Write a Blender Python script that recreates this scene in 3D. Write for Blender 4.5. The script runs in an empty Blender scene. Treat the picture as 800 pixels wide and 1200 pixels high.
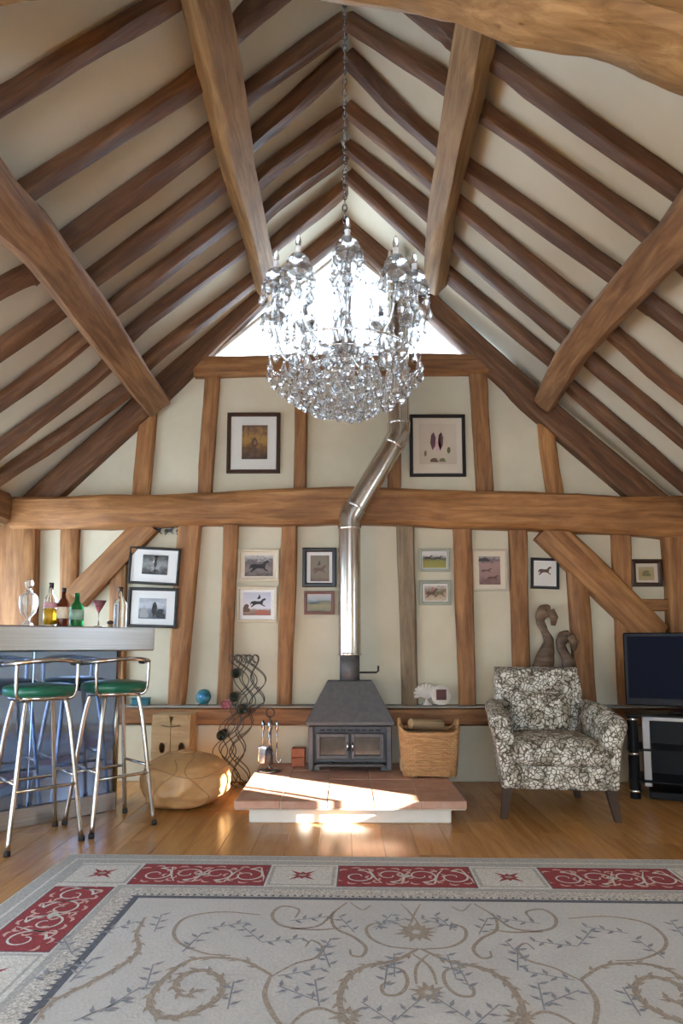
import bpy, math, random
from mathutils import Vector, Matrix, noise
random.seed(7)
scene = bpy.context.scene
col = scene.collection
PI = math.pi
R = math.radians

# ------------------------------------------------------------------ camera, sky, sun, exposure
FPX, PITCH, YAW, EYE = 740.0, R(6.0), R(0.39), 1.05
SHY = (155.0 - FPX * math.tan(PITCH)) / 1200.0
cam_d = bpy.data.cameras.new('camera')
cam = bpy.data.objects.new('camera', cam_d); col.objects.link(cam)
cam.location = (0, 0, EYE)
cam.rotation_euler = (PI / 2 + PITCH, 0, YAW)
cam_d.sensor_fit = 'VERTICAL'; cam_d.sensor_height = 36.0; cam_d.sensor_width = 24.0
cam_d.lens = 36.0 * FPX / 1200.0
cam_d.shift_y = SHY
cam_d.clip_start = 0.05
scene.camera = cam

world = bpy.data.worlds.new('sky'); scene.world = world
world.use_nodes = True
bg = world.node_tree.nodes['Background']
bg.inputs['Color'].default_value = (0.67, 0.83, 1.0, 1)
bg.inputs['Strength'].default_value = 7.0

SUN_D = Vector((-0.845, 0.535, -0.335)).normalized()      # low winter sun from behind the right shoulder
sun_d = bpy.data.lights.new('sun_offscreen', 'SUN'); sun_d.energy = 65.0; sun_d.angle = R(0.5); sun_d.color = (1.0, 0.92, 0.8)
sun = bpy.data.objects.new('sun_offscreen', sun_d); col.objects.link(sun)
sun.rotation_euler = SUN_D.to_track_quat('-Z', 'Y').to_euler(); sun.location = (9, -4, 5)

vs = scene.view_settings
vs.view_transform = 'Standard'; vs.look = 'None'; vs.gamma = 1.0; vs.use_curve_mapping = False
vs.exposure = 0.75
scene.cycles.max_bounces = 10; scene.cycles.diffuse_bounces = 6; scene.cycles.transmission_bounces = 8
scene.cycles.transparent_max_bounces = 12; scene.cycles.caustics_reflective = False; scene.cycles.caustics_refractive = False
scene.cycles.sample_clamp_indirect = 6.0

# ------------------------------------------------------------------ pixel -> place (800 x 1200 frame)
CR = cam.rotation_euler.to_matrix()
PY0 = 600.0 + SHY * 1200.0
CO = Vector((0, 0, EYE))
def ray(px, py):
    return CR @ Vector(((px - 400.0) / FPX, -(py - PY0) / FPX, -1.0))
def PW(px, py, Y):
    d = ray(px, py); return CO + d * (Y / d.y)
def PF(px, py, z=0.0):
    d = ray(px, py); return CO + d * ((z - EYE) / d.z)
def mpp(px, py, Y):
    return (PW(px + 1, py, Y) - PW(px, py, Y)).length

# ------------------------------------------------------------------ materials
MATS = {}
class NT:
    def __init__(s, name):
        m = bpy.data.materials.new(name); m.use_nodes = True
        s.m = m; s.nt = m.node_tree; s.b = s.nt.nodes['Principled BSDF']; s.out = s.nt.nodes['Material Output']
        MATS[name] = m
    def n(s, t, **k):
        o = s.nt.nodes.new(t)
        for a, v in k.items():
            if a in o.inputs: o.inputs[a].default_value = v
            else: setattr(o, a, v)
        return o
    def l(s, a, b): s.nt.links.new(a, b)
    def set(s, **k):
        for a, v in k.items(): s.b.inputs[a.replace('_', ' ')].default_value = v
    def coord(s, scale=(1, 1, 1), kind='Object', rnd=True):
        tc = s.n('ShaderNodeTexCoord'); mp = s.n('ShaderNodeMapping'); mp.inputs['Scale'].default_value = scale
        s.l(tc.outputs[kind], mp.inputs['Vector'])
        if rnd:
            oi = s.n('ShaderNodeObjectInfo'); mu = s.n('ShaderNodeMath', operation='MULTIPLY'); mu.inputs[1].default_value = 37.0
            s.l(oi.outputs['Random'], mu.inputs[0]); s.l(mu.outputs[0], mp.inputs['Location'])
        return mp.outputs['Vector']
    def noise(s, vec, scale, detail=4.0, rough=0.6, dist=0.0):
        t = s.n('ShaderNodeTexNoise'); t.inputs['Scale'].default_value = scale; t.inputs['Detail'].default_value = detail
        t.inputs['Roughness'].default_value = rough; t.inputs['Distortion'].default_value = dist
        s.l(vec, t.inputs['Vector']); return t.outputs['Fac']
    def ramp(s, fac, stops, interp='LINEAR'):
        r = s.n('ShaderNodeValToRGB'); e = r.color_ramp.elements; r.color_ramp.interpolation = interp
        while len(e) < len(stops): e.new(0.5)
        for i, (p, c) in enumerate(stops): e[i].position = p; e[i].color = (*c, 1) if len(c) == 3 else c
        s.l(fac, r.inputs['Fac']); return r.outputs['Color']
    def mix(s, fac, a, b, mode='MIX'):
        x = s.n('ShaderNodeMix', data_type='RGBA', blend_type=mode)
        if isinstance(fac, float): x.inputs[0].default_value = fac
        else: s.l(fac, x.inputs[0])
        for i, v in ((6, a), (7, b)):
            if isinstance(v, tuple): x.inputs[i].default_value = (*v, 1) if len(v) == 3 else v
            else: s.l(v, x.inputs[i])
        return x.outputs[2]
    def bump(s, h, st=0.3, dist=0.01):
        b = s.n('ShaderNodeBump'); b.inputs['Strength'].default_value = st; b.inputs['Distance'].default_value = dist
        s.l(h, b.inputs['Height']); s.l(b.outputs['Normal'], s.b.inputs['Normal'])
    def base(s, c): s.l(c, s.b.inputs['Base Color'])

def plain(name, c, rough=0.5, metal=0.0, var=0.0, **k):
    t = NT(name); t.set(Base_Color=(*c, 1), Roughness=rough, Metallic=metal, **k)
    if var:
        v = t.coord(); f = t.noise(v, 9.0, 5)
        t.base(t.ramp(f, [(0.25, tuple(x * (1 - var) for x in c)), (0.75, tuple(min(1, x * (1 + var)) for x in c))]))
    return t.m

def timber_mat(name, dark, mid, light, rough=0.62):
    t = NT(name)
    v = t.coord((0.9, 9, 9)); f = t.noise(v, 2.6, 7, 0.62, 0.6)
    c = t.ramp(f, [(0.22, dark), (0.48, mid), (0.72, light)])
    v2 = t.coord((1.2, 1.6, 1.6)); g = t.noise(v2, 1.7, 4)
    c2 = t.ramp(g, [(0.3, (0.62, 0.58, 0.55)), (0.65, (1.12, 1.1, 1.05))])
    c = t.mix(0.75, c, c2, 'MULTIPLY')
    v3 = t.coord((0.5, 26, 26)); h = t.noise(v3, 2.0, 3)
    cr = t.ramp(h, [(0.26, (0.25, 0.2, 0.17)), (0.36, (1, 1, 1))])
    c = t.mix(0.7, c, cr, 'MULTIPLY')
    oi = t.n('ShaderNodeObjectInfo')
    tint = t.ramp(oi.outputs['Random'], [(0.0, (0.82, 0.8, 0.8)), (1.0, (1.1, 1.08, 1.02))])
    c = t.mix(1.0, c, tint, 'MULTIPLY')
    t.base(c); t.set(Roughness=rough); t.bump(f, 0.55, 0.012)
    return t.m
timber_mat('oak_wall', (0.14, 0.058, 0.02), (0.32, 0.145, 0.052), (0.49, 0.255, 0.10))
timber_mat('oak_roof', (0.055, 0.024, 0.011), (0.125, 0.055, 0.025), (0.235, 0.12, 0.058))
timber_mat('oak_purlin', (0.11, 0.052, 0.022), (0.23, 0.115, 0.052), (0.4, 0.23, 0.11))
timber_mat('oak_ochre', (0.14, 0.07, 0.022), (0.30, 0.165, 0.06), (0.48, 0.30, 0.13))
timber_mat('oak_grey', (0.12, 0.085, 0.05), (0.25, 0.18, 0.11), (0.4, 0.3, 0.19))
timber_mat('carved_wood', (0.05, 0.03, 0.02), (0.13, 0.08, 0.05), (0.24, 0.16, 0.1), 0.5)
timber_mat('log_bark', (0.16, 0.11, 0.07), (0.36, 0.26, 0.16), (0.55, 0.44, 0.3), 0.85)
timber_mat('crate_wood', (0.42, 0.28, 0.13), (0.55, 0.38, 0.2), (0.66, 0.48, 0.27), 0.6)

t = NT('plaster'); v = t.coord((1, 1, 1), rnd=False); f = t.noise(v, 2.2, 6, 0.6)
t.base(t.ramp(f, [(0.3, (0.57, 0.52, 0.385)), (0.7, (0.66, 0.61, 0.47))])); t.set(Roughness=0.9)
f2 = t.noise(v, 22.0, 4); t.bump(f2, 0.12, 0.01)
t = NT('plaster_roof'); v = t.coord((1, 1, 1), rnd=False); f = t.noise(v, 1.8, 6, 0.6)
t.base(t.ramp(f, [(0.3, (0.59, 0.54, 0.415)), (0.7, (0.68, 0.63, 0.50))])); t.set(Roughness=0.9)
t.bump(t.noise(v, 14.0, 4), 0.12, 0.01)

t = NT('floor_oak'); v = t.coord((9, 0.9, 9)); f = t.noise(v, 2.2, 7, 0.6, 0.8)
c = t.ramp(f, [(0.25, (0.36, 0.16, 0.045)), (0.5, (0.47, 0.235, 0.075)), (0.75, (0.56, 0.3, 0.105))])
oi = t.n('ShaderNodeObjectInfo')
c = t.mix(1.0, c, t.ramp(oi.outputs['Random'], [(0.0, (0.82, 0.8, 0.77)), (1.0, (1.14, 1.12, 1.08))]), 'MULTIPLY')
t.base(c); t.set(Roughness=0.26); t.bump(f, 0.06, 0.004)
plain('floor_gap', (0.2, 0.1, 0.04), 0.7)

t = NT('terracotta'); v = t.coord((1, 1, 1)); f = t.noise(v, 7.0, 6, 0.65)
c = t.ramp(f, [(0.25, (0.42, 0.2, 0.13)), (0.5, (0.52, 0.29, 0.2)), (0.75, (0.6, 0.42, 0.33))])
oi = t.n('ShaderNodeObjectInfo')
c = t.mix(1.0, c, t.ramp(oi.outputs['Random'], [(0.0, (0.82, 0.82, 0.84)), (1.0, (1.12, 1.1, 1.1))]), 'MULTIPLY')
t.base(c); t.set(Roughness=0.5); t.bump(f, 0.2, 0.005)
plain('mortar', (0.5, 0.43, 0.35), 0.9, var=0.15)
plain('ledge_grey', (0.32, 0.30, 0.27), 0.7, var=0.2)
plain('white_paint', (0.72, 0.70, 0.64), 0.6, var=0.06)
plain('brick_red', (0.42, 0.15, 0.08), 0.85, var=0.25)
plain('black_iron', (0.035, 0.035, 0.038), 0.5, 0.3, var=0.3)
t = NT('stove_iron'); v = t.coord(); f = t.noise(v, 30, 4); t.base(t.ramp(f, [(0.3, (0.075, 0.078, 0.085)), (0.7, (0.115, 0.118, 0.125))])); t.set(Roughness=0.55, Metallic=0.2); t.bump(f, 0.1, 0.003)
t = NT('stove_glass'); v = t.coord(); f = t.noise(v, 5, 4); t.base(t.ramp(f, [(0.3, (0.02, 0.018, 0.016)), (0.7, (0.13, 0.12, 0.10))])); t.set(Roughness=0.12)
plain('wire_iron', (0.06, 0.055, 0.05), 0.35, 0.7)
plain('chrome', (0.78, 0.78, 0.78), 0.12, 1.0)
plain('stool_metal', (0.52, 0.49, 0.45), 0.18, 1.0)
t = NT('flue_steel'); v = t.coord((30, 30, 1)); f = t.noise(v, 4, 3); t.base(t.ramp(f, [(0.3, (0.66, 0.65, 0.62)), (0.7, (0.8, 0.79, 0.77))])); t.set(Roughness=0.2, Metallic=1.0)
t = NT('brushed_steel'); v = t.coord((0.6, 40, 40)); f = t.noise(v, 3, 4); t.base(t.ramp(f, [(0.3, (0.45, 0.45, 0.46)), (0.7, (0.59, 0.59, 0.60))])); t.set(Roughness=0.3, Metallic=0.9)
plain('blue_panel', (0.30, 0.42, 0.68), 0.06, 0.85)
plain('green_vinyl', (0.012, 0.13, 0.075), 0.3, var=0.15)
plain('black_rubber', (0.02, 0.02, 0.02), 0.6)
plain('black_gloss', (0.012, 0.012, 0.014), 0.3, Specular_IOR_Level=0.08)
plain('tv_screen', (0.006, 0.008, 0.018), 0.4, Specular_IOR_Level=0.03)
plain('silver_plastic', (0.33, 0.31, 0.29), 0.4, 0.4)
plain('dark_leg', (0.055, 0.035, 0.025), 0.6, var=0.2, Specular_IOR_Level=0.2)
plain('cream_candle', (0.8, 0.82, 0.85), 0.4)
plain('silver_dark', (0.35, 0.36, 0.4), 0.2, 1.0)

t = NT('crystal'); t.set(Base_Color=(0.97, 0.98, 0.98, 1), Roughness=0.02, IOR=1.45)     # cut crystal: clear, with scattered light in its facets
t.b.inputs['Transmission Weight'].default_value = 1.0
tl = t.n('ShaderNodeBsdfTranslucent'); tl.inputs['Color'].default_value = (0.92, 0.93, 0.93, 1)
mx = t.n('ShaderNodeMixShader'); mx.inputs[0].default_value = 0.12
tp_ = t.n('ShaderNodeBsdfTransparent'); tp_.inputs['Color'].default_value = (0.97, 0.97, 0.97, 1); mx2 = t.n('ShaderNodeMixShader'); mx2.inputs[0].default_value = 0.38
t.l(t.b.outputs[0], mx.inputs[1]); t.l(tl.outputs[0], mx.inputs[2]); t.l(mx.outputs[0], mx2.inputs[1]); t.l(tp_.outputs[0], mx2.inputs[2]); t.l(mx2.outputs[0], t.out.inputs['Surface'])
t = NT('clear_glass'); t.set(Base_Color=(0.96, 0.98, 0.97, 1), Roughness=0.02, IOR=1.3)
t.b.inputs['Transmission Weight'].default_value = 1.0
def colour_glass(name, c, tr=0.85):
    t = NT(name); t.set(Base_Color=(*c, 1), Roughness=0.05, IOR=1.35); t.b.inputs['Transmission Weight'].default_value = tr
colour_glass('amber', (0.95, 0.55, 0.03), 0.6); colour_glass('green_glass', (0.03, 0.32, 0.10), 0.6)
colour_glass('brown_glass', (0.16, 0.035, 0.015), 0.5); colour_glass('pink_glass', (0.95, 0.4, 0.5), 0.8)
colour_glass('wine_glass_dark', (0.015, 0.02, 0.012), 0.2)
t = NT('picture_glass')    # thin anti-reflective pane
tr = t.n('ShaderNodeBsdfTransparent'); gl = t.n('ShaderNodeBsdfGlossy'); gl.inputs['Roughness'].default_value = 0.08
mx = t.n('ShaderNodeMixShader'); mx.inputs[0].default_value = 0.005
t.l(tr.outputs[0], mx.inputs[1]); t.l(gl.outputs[0], mx.inputs[2]); t.l(mx.outputs[0], t.out.inputs['Surface'])
t = NT('window_glass')     # thin clear pane
tr = t.n('ShaderNodeBsdfTransparent'); gl = t.n('ShaderNodeBsdfGlossy'); gl.inputs['Roughness'].default_value = 0.02
mx = t.n('ShaderNodeMixShader'); mx.inputs[0].default_value = 0.06
t.l(tr.outputs[0], mx.inputs[1]); t.l(gl.outputs[0], mx.inputs[2]); t.l(mx.outputs[0], t.out.inputs['Surface'])
plain('label_pink', (0.72, 0.4, 0.42), 0.6); plain('label_cream', (0.75, 0.66, 0.5), 0.6); plain('label_green', (0.45, 0.7, 0.55), 0.6)
plain('cap_dark', (0.05, 0.03, 0.03), 0.4); plain('foil_red', (0.45, 0.06, 0.07), 0.35, 0.3); plain('teal', (0.03, 0.16, 0.2), 0.4)
plain('blue_glaze', (0.04, 0.22, 0.42), 0.2, var=0.4); plain('shell_white', (0.68, 0.62, 0.55), 0.4, var=0.15); plain('dark_red', (0.1, 0.03, 0.025), 0.4)

t = NT('leather'); v = t.coord(rnd=False); f = t.noise(v, 5, 6, 0.6, 0.5)
t.base(t.ramp(f, [(0.25, (0.38, 0.2, 0.075)), (0.5, (0.52, 0.3, 0.125)), (0.75, (0.64, 0.4, 0.19))])); t.set(Roughness=0.45); t.bump(f, 0.5, 0.02)
plain('leather_seam', (0.36, 0.2, 0.09), 0.6)
t = NT('wicker'); v = t.coord((6, 6, 25), rnd=False); f = t.noise(v, 2.4, 5)
t.base(t.ramp(f, [(0.25, (0.30, 0.15, 0.06)), (0.5, (0.47, 0.26, 0.11)), (0.75, (0.62, 0.38, 0.18))])); t.set(Roughness=0.55)
t = NT('floral')            # pale blossoms crowded on a dark ground
tc = t.n('ShaderNodeTexCoord'); no = t.n('ShaderNodeTexNoise'); no.inputs['Scale'].default_value = 11; no.inputs['Detail'].default_value = 2
t.l(tc.outputs['Object'], no.inputs['Vector'])
ad = t.n('ShaderNodeVectorMath', operation='MULTIPLY_ADD'); ad.inputs[1].default_value = (0.09, 0.09, 0.09)
t.l(no.outputs['Color'], ad.inputs[0]); t.l(tc.outputs['Object'], ad.inputs[2])
vo = t.n('ShaderNodeTexVoronoi', feature='DISTANCE_TO_EDGE'); vo.inputs['Scale'].default_value = 38; t.l(ad.outputs[0], vo.inputs['Vector'])
vo2 = t.n('ShaderNodeTexVoronoi', feature='F1'); vo2.inputs['Scale'].default_value = 15; t.l(ad.outputs[0], vo2.inputs['Vector'])
e = t.ramp(vo.outputs['Distance'], [(0.06, (0.13, 0.105, 0.075)), (0.13, (0.70, 0.69, 0.62))])
g = t.ramp(vo2.outputs['Distance'], [(0.42, (1, 1, 1)), (0.66, (0.34, 0.3, 0.24))])
t.base(t.mix(0.8, e, g, 'MULTIPLY')); t.set(Roughness=0.85)

# rug
t = NT('rug_field'); v = t.coord(rnd=False); f = t.noise(v, 90, 3); g = t.noise(v, 3, 4)
t.base(t.mix(0.4, t.ramp(f, [(0.3, (0.48, 0.48, 0.48)), (0.7, (0.63, 0.63, 0.62))]), t.ramp(g, [(0.3, (0.50, 0.50, 0.50)), (0.7, (0.64, 0.64, 0.63))]))); t.set(Roughness=0.95); t.bump(f, 0.4, 0.004)
def yarn(name, c, k=0.25):
    t = NT(name); v = t.coord(rnd=False); f = t.noise(v, 140, 2); t.base(t.ramp(f, [(0.3, tuple(x * (1 - k) for x in c)), (0.7, tuple(x * (1 + k) for x in c))])); t.set(Roughness=0.95); t.bump(f, 0.4, 0.003)
yarn('yarn_grey', (0.43, 0.43, 0.42)); yarn('yarn_cream', (0.64, 0.63, 0.60)); yarn('yarn_red', (0.30, 0.045, 0.055)); yarn('yarn_pink', (0.62, 0.40, 0.36))
yarn('yarn_navy', (0.12, 0.13, 0.16)); yarn('yarn_tan', (0.37, 0.32, 0.27)); yarn('yarn_blue', (0.28, 0.30, 0.34)); yarn('yarn_mixed', (0.53, 0.51, 0.48), 0.5)
yarn('yarn_edge', (0.58, 0.56, 0.50))

# ------------------------------------------------------------------ mesh helpers
class MB:
    def __init__(s): s.v = []; s.f = []; s.mi = []; s.cur = 0
    def add(s, vs, fs):
        o = len(s.v); s.v += [tuple(x) for x in vs]
        for q in fs: s.f.append([i + o for i in q]); s.mi.append(s.cur)
        return s
    def box(s, c, d, rot=None):
        c = Vector(c); hx, hy, hz = d[0] / 2, d[1] / 2, d[2] / 2
        p = [Vector((x, y, z)) for x in (-hx, hx) for y in (-hy, hy) for z in (-hz, hz)]
        if rot is not None: p = [rot @ q for q in p]
        return s.add([c + q for q in p], [(0, 1, 3, 2), (4, 6, 7, 5), (0, 4, 5, 1), (2, 3, 7, 6), (0, 2, 6, 4), (1, 5, 7, 3)])
    def cbox(s, c, d, ch=0.004, rot=None):      # box with chamfered edges
        c = Vector(c); h = [d[0] / 2, d[1] / 2, d[2] / 2]; ch = min(ch, min(h) * 0.9)
        vs = []; idx = {}
        for sx in (-1, 1):
            for sy in (-1, 1):
                for sz in (-1, 1):
                    for a in range(3):
                        p = [sx * (h[0] - ch), sy * (h[1] - ch), sz * (h[2] - ch)]
                        p[a] = (sx, sy, sz)[a] * h[a]
                        idx[(sx, sy, sz, a)] = len(vs); vs.append(Vector(p))
        fs = []
        for a in range(3):
            b, d2 = (a + 1) % 3, (a + 2) % 3
            for sg in (-1, 1):
                q = []
                for (u, w) in ((-1, -1), (1, -1), (1, 1), (-1, 1)):
                    k = [0, 0, 0]; k[a] = sg; k[b] = u; k[d2] = w; q.append(idx[(*k, a)])
                fs.append(q if sg > 0 else q[::-1])
        for a in range(3):                       # edges parallel to axis a
            b, d2 = (a + 1) % 3, (a + 2) % 3
            for u in (-1, 1):
                for w in (-1, 1):
                    k0 = [0, 0, 0]; k0[a] = -1; k0[b] = u; k0[d2] = w; k1 = list(k0); k1[a] = 1
                    fs.append([idx[(*k0, b)], idx[(*k1, b)], idx[(*k1, d2)], idx[(*k0, d2)]])
        for sx in (-1, 1):
            for sy in (-1, 1):
                for sz in (-1, 1): fs.append([idx[(sx, sy, sz, 0)], idx[(sx, sy, sz, 1)], idx[(sx, sy, sz, 2)]])
        if rot is not None: vs = [rot @ q for q in vs]
        return s.add([c + q for q in vs], fs)
    def tube(s, path, r, n=8, closed=False, caps=True):
        P = [Vector(p) for p in path]; m = len(P)
        rr = r if isinstance(r, (list, tuple)) else [r] * m
        ref = None; vs = []; fs = []
        for i in range(m):
            if closed: tg = P[(i + 1) % m] - P[i - 1]
            else: tg = P[min(i + 1, m - 1)] - P[max(i - 1, 0)]
            tg.normalize()
            if ref is None:
                ref = Vector((0, 0, 1)) if abs(tg.z) < 0.9 else Vector((1, 0, 0))
            ref = ref - tg * ref.dot(tg)
            if ref.length < 1e-6: ref = tg.orthogonal()
            ref.normalize(); bi = tg.cross(ref)
            for k in range(n):
                a = 2 * PI * k / n; vs.append(P[i] + (ref * math.cos(a) + bi * math.sin(a)) * rr[i])
        for i in range(m if closed else m - 1):
            j = (i + 1) % m
            for k in range(n): fs.append((i * n + k, i * n + (k + 1) % n, j * n + (k + 1) % n, j * n + k))
        if not closed and caps: fs.append(tuple(range(n))[::-1]); fs.append(tuple((m - 1) * n + k for k in range(n)))
        return s.add(vs, fs)
    def lathe(s, prof, n=24, c=(0, 0, 0)):      # profile [(r, z)] about z
        vs = []; fs = []; c = Vector(c); m = len(prof)
        for r, z in prof:
            for k in range(n): a = 2 * PI * k / n; vs.append(c + Vector((r * math.cos(a), r * math.sin(a), z)))
        for i in range(m - 1):
            for k in range(n): fs.append((i * n + k, i * n + (k + 1) % n, (i + 1) * n + (k + 1) % n, (i + 1) * n + k))
        if prof[0][0] > 1e-6: fs.append(tuple(range(n))[::-1])
        if prof[-1][0] > 1e-6: fs.append(tuple((m - 1) * n + k for k in range(n)))
        return s.add(vs, fs)
    def sell(s, c, d, e1=0.35, e2=0.35, nu=32, nv=18, fn=None):    # superellipsoid
        def sg(x, e): return math.copysign(abs(x) ** e, x)
        vs = []; fs = []; c = Vector(c)
        for j in range(nv + 1):
            b = -PI / 2 + PI * j / nv
            for i in range(nu):
                a = 2 * PI * i / nu
                p = Vector((d[0] / 2 * sg(math.cos(b), e1) * sg(math.cos(a), e2), d[1] / 2 * sg(math.cos(b), e1) * sg(math.sin(a), e2), d[2] / 2 * sg(math.sin(b), e1)))
                if fn: p = fn(p)
                vs.append(c + p)
        for j in range(nv):
            for i in range(nu): fs.append((j * nu + i, j * nu + (i + 1) % nu, (j + 1) * nu + (i + 1) % nu, (j + 1) * nu + i))
        return s.add(vs, fs)
    def prism(s, poly, y0, y1):                 # poly [(x, z)] extruded along y
        n = len(poly)
        return s.add([(x, y0, z) for x, z in poly] + [(x, y1, z) for x, z in poly],
                     [tuple(range(n)), tuple(range(2 * n - 1, n - 1, -1))] + [(i, i + n, (i + 1) % n + n, (i + 1) % n) for i in range(n)])
    def ribbon(s, pts, w, z):                   # flat band on the floor plane
        P = [Vector((p[0], p[1])) for p in pts]; m = len(P); vs = []; fs = []
        ww = w if isinstance(w, (list, tuple)) else [w] * m
        for i in range(m):
            tg = P[min(i + 1, m - 1)] - P[max(i - 1, 0)]
            if tg.length < 1e-9: tg = Vector((1, 0))
            tg.normalize(); nn = Vector((-tg.y, tg.x)) * ww[i] / 2
            vs += [(P[i].x + nn.x, P[i].y + nn.y, z), (P[i].x - nn.x, P[i].y - nn.y, z)]
        for i in range(m - 1): fs.append((2 * i, 2 * i + 1, 2 * i + 3, 2 * i + 2))
        return s.add(vs, fs)
    def build(s, name, mat, parent=None, smooth=False, subsurf=0, weld=False):
        me = bpy.data.meshes.new(name); me.from_pydata(s.v, [], s.f)
        for m in (mat if isinstance(mat, (list, tuple)) else [mat]): me.materials.append(MATS[m])
        if isinstance(mat, (list, tuple)): me.polygons.foreach_set('material_index', s.mi)
        if smooth: me.polygons.foreach_set('use_smooth', [True] * len(me.polygons))
        me.validate(); me.update()
        o = bpy.data.objects.new(name, me); col.objects.link(o)
        if parent: o.parent = parent
        if subsurf:
            md = o.modifiers.new('smooth', 'SUBSURF'); md.levels = subsurf; md.render_levels = subsurf
        return o
    def norm(s):
        import bmesh
        return s

def fixnormals(o):
    import bmesh
    bm = bmesh.new(); bm.from_mesh(o.data); bmesh.ops.remove_doubles(bm, verts=bm.verts, dist=1e-6)
    bmesh.ops.recalc_face_normals(bm, faces=bm.faces); bm.to_mesh(o.data); bm.free(); return o

def tag(o, label, cat, group=None, kind=None):
    o['label'] = label; o['category'] = cat
    if group: o['group'] = group
    if kind: o['kind'] = kind
    return o
def empty(name, loc=(0, 0, 0), rz=0.0):
    o = bpy.data.objects.new(name, None); col.objects.link(o); o.location = loc; o.rotation_euler = (0, 0, rz); o.empty_display_size = 0.1
    return o
def copy_tree(o, parent=None):
    c = o.copy(); col.objects.link(c); c.parent = parent
    for ch in list(o.children): copy_tree(ch, c)
    return c
def share(name, me, parent, mtx):
    o = bpy.data.objects.new(name, me); col.objects.link(o); o.parent = parent; o.matrix_basis = mtx; return o

def catmull(P, n=8):
    P = [Vector(p) for p in P]
    if len(P) < 3: return [P[0].lerp(P[1], i / n) for i in range(n + 1)]
    Q = [P[0] * 2 - P[1]] + P + [P[-1] * 2 - P[-2]]; out = []
    for i in range(1, len(Q) - 2):
        for k in range(n):
            t = k / n; a, b, c, d = Q[i - 1], Q[i], Q[i + 1], Q[i + 2]
            out.append(0.5 * ((2 * b) + (c - a) * t + (2 * a - 5 * b + 4 * c - d) * t * t + (3 * b - a - 3 * c + d) * t ** 3))
    out.append(P[-1].copy()); return out

TSEED = [0]
def timber(name, pts, w, d, nrm, mat, parent, wob=0.007, smooth_path=True, step=0.1):
    """hand-hewn beam along pts; w across in the face plane, d along nrm; a mesh in its own frame with x along the grain"""
    TSEED[0] += 1; sd = TSEED[0] * 7.31
    pts = [Vector(p) for p in pts]; nrm = Vector(nrm).normalized()
    ww = w if isinstance(w, (list, tuple)) else [w] * len(pts)
    L = sum((pts[i + 1] - pts[i]).length for i in range(len(pts) - 1))
    per = max(2, int(L / step / (len(pts) - 1)))
    if smooth_path and len(pts) > 2: path = catmull(pts, per)
    else:
        path = []
        for i in range(len(pts) - 1):
            for k in range(per): path.append(pts[i].lerp(pts[i + 1], k / per))
        path.append(pts[-1])
    m = len(path)
    X = (pts[-1] - pts[0]).normalized(); Z = (nrm - X * nrm.dot(X)).normalized(); Yv = Z.cross(X)
    M = Matrix((X, Yv, Z)).transposed().to_4x4(); M.translation = pts[0]; Mi = M.inverted()
    prof = [(-1, -.72), (-.8, -1), (0, -1.02), (.8, -1), (1, -.72), (1.02, 0), (1, .72), (.8, 1), (0, 1.03), (-.8, 1), (-1, .72), (-1.02, 0)]
    n = len(prof); vs = []
    for i, p in enumerate(path):
        tg = (path[min(i + 1, m - 1)] - path[max(i - 1, 0)]).normalized()
        zz = (nrm - tg * nrm.dot(tg)).normalized(); side = zz.cross(tg)
        u = i / (m - 1) * (len(ww) - 1); k0 = min(int(u), len(ww) - 2); wi = ww[k0] * (1 - (u - k0)) + ww[k0 + 1] * (u - k0)
        s = L * i / (m - 1)
        for k, (a, b) in enumerate(prof):
            q = p + side * (a * wi / 2) + zz * (b * d / 2)
            nz = noise.noise_vector(Vector((s * 1.6, a * 0.8 + sd, b * 0.8))) * wob * 1.6 + noise.noise_vector(Vector((s * 7.0 + sd, a * 2, b * 2))) * wob * 0.5
            vs.append(Mi @ (q + nz))
    fs = [(i * n + k, (i + 1) * n + k, (i + 1) * n + (k + 1) % n, i * n + (k + 1) % n) for i in range(m - 1) for k in range(n)]
    fs += [tuple(range(n)), tuple((m - 1) * n + k for k in range(n))[::-1]]
    mb = MB(); mb.add(vs, fs); o = mb.build(name, mat, None); fixnormals(o)
    me = o.data; me.polygons.foreach_set('use_smooth', [True] * len(me.polygons))
    try: me.set_sharp_from_angle(angle=R(38))
    except Exception: pass
    o.parent = parent; o.matrix_basis = M
    return o

# ================================================================== THE SETTING
W = 5.10            # face of the plaster on the gable wall
XW = 2.86           # side walls
YB = -3.2           # glazed end behind the camera
ZR, SL = None, 0.90
apex = PW(405, 262, W - 0.1); ZR = apex.z; XC = apex.x
def zroof(x): return ZR - SL * abs(x - XC)
SQ = math.sqrt(1 + SL * SL)
NL = Vector((SL, 0, -1)) / SQ      # into the room from the slope on -x
NRt = Vector((-SL, 0, -1)) / SQ
def PR(px, py, side, off=0.0):     # pixel onto a roof slope (off: metres straight down)
    d = ray(px, py); s = side      # z = ZR - off - SL*s*(x-XC)
    return CO + d * ((ZR - off + SL * s * XC - EYE) / (d.z + SL * s * d.x))

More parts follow.
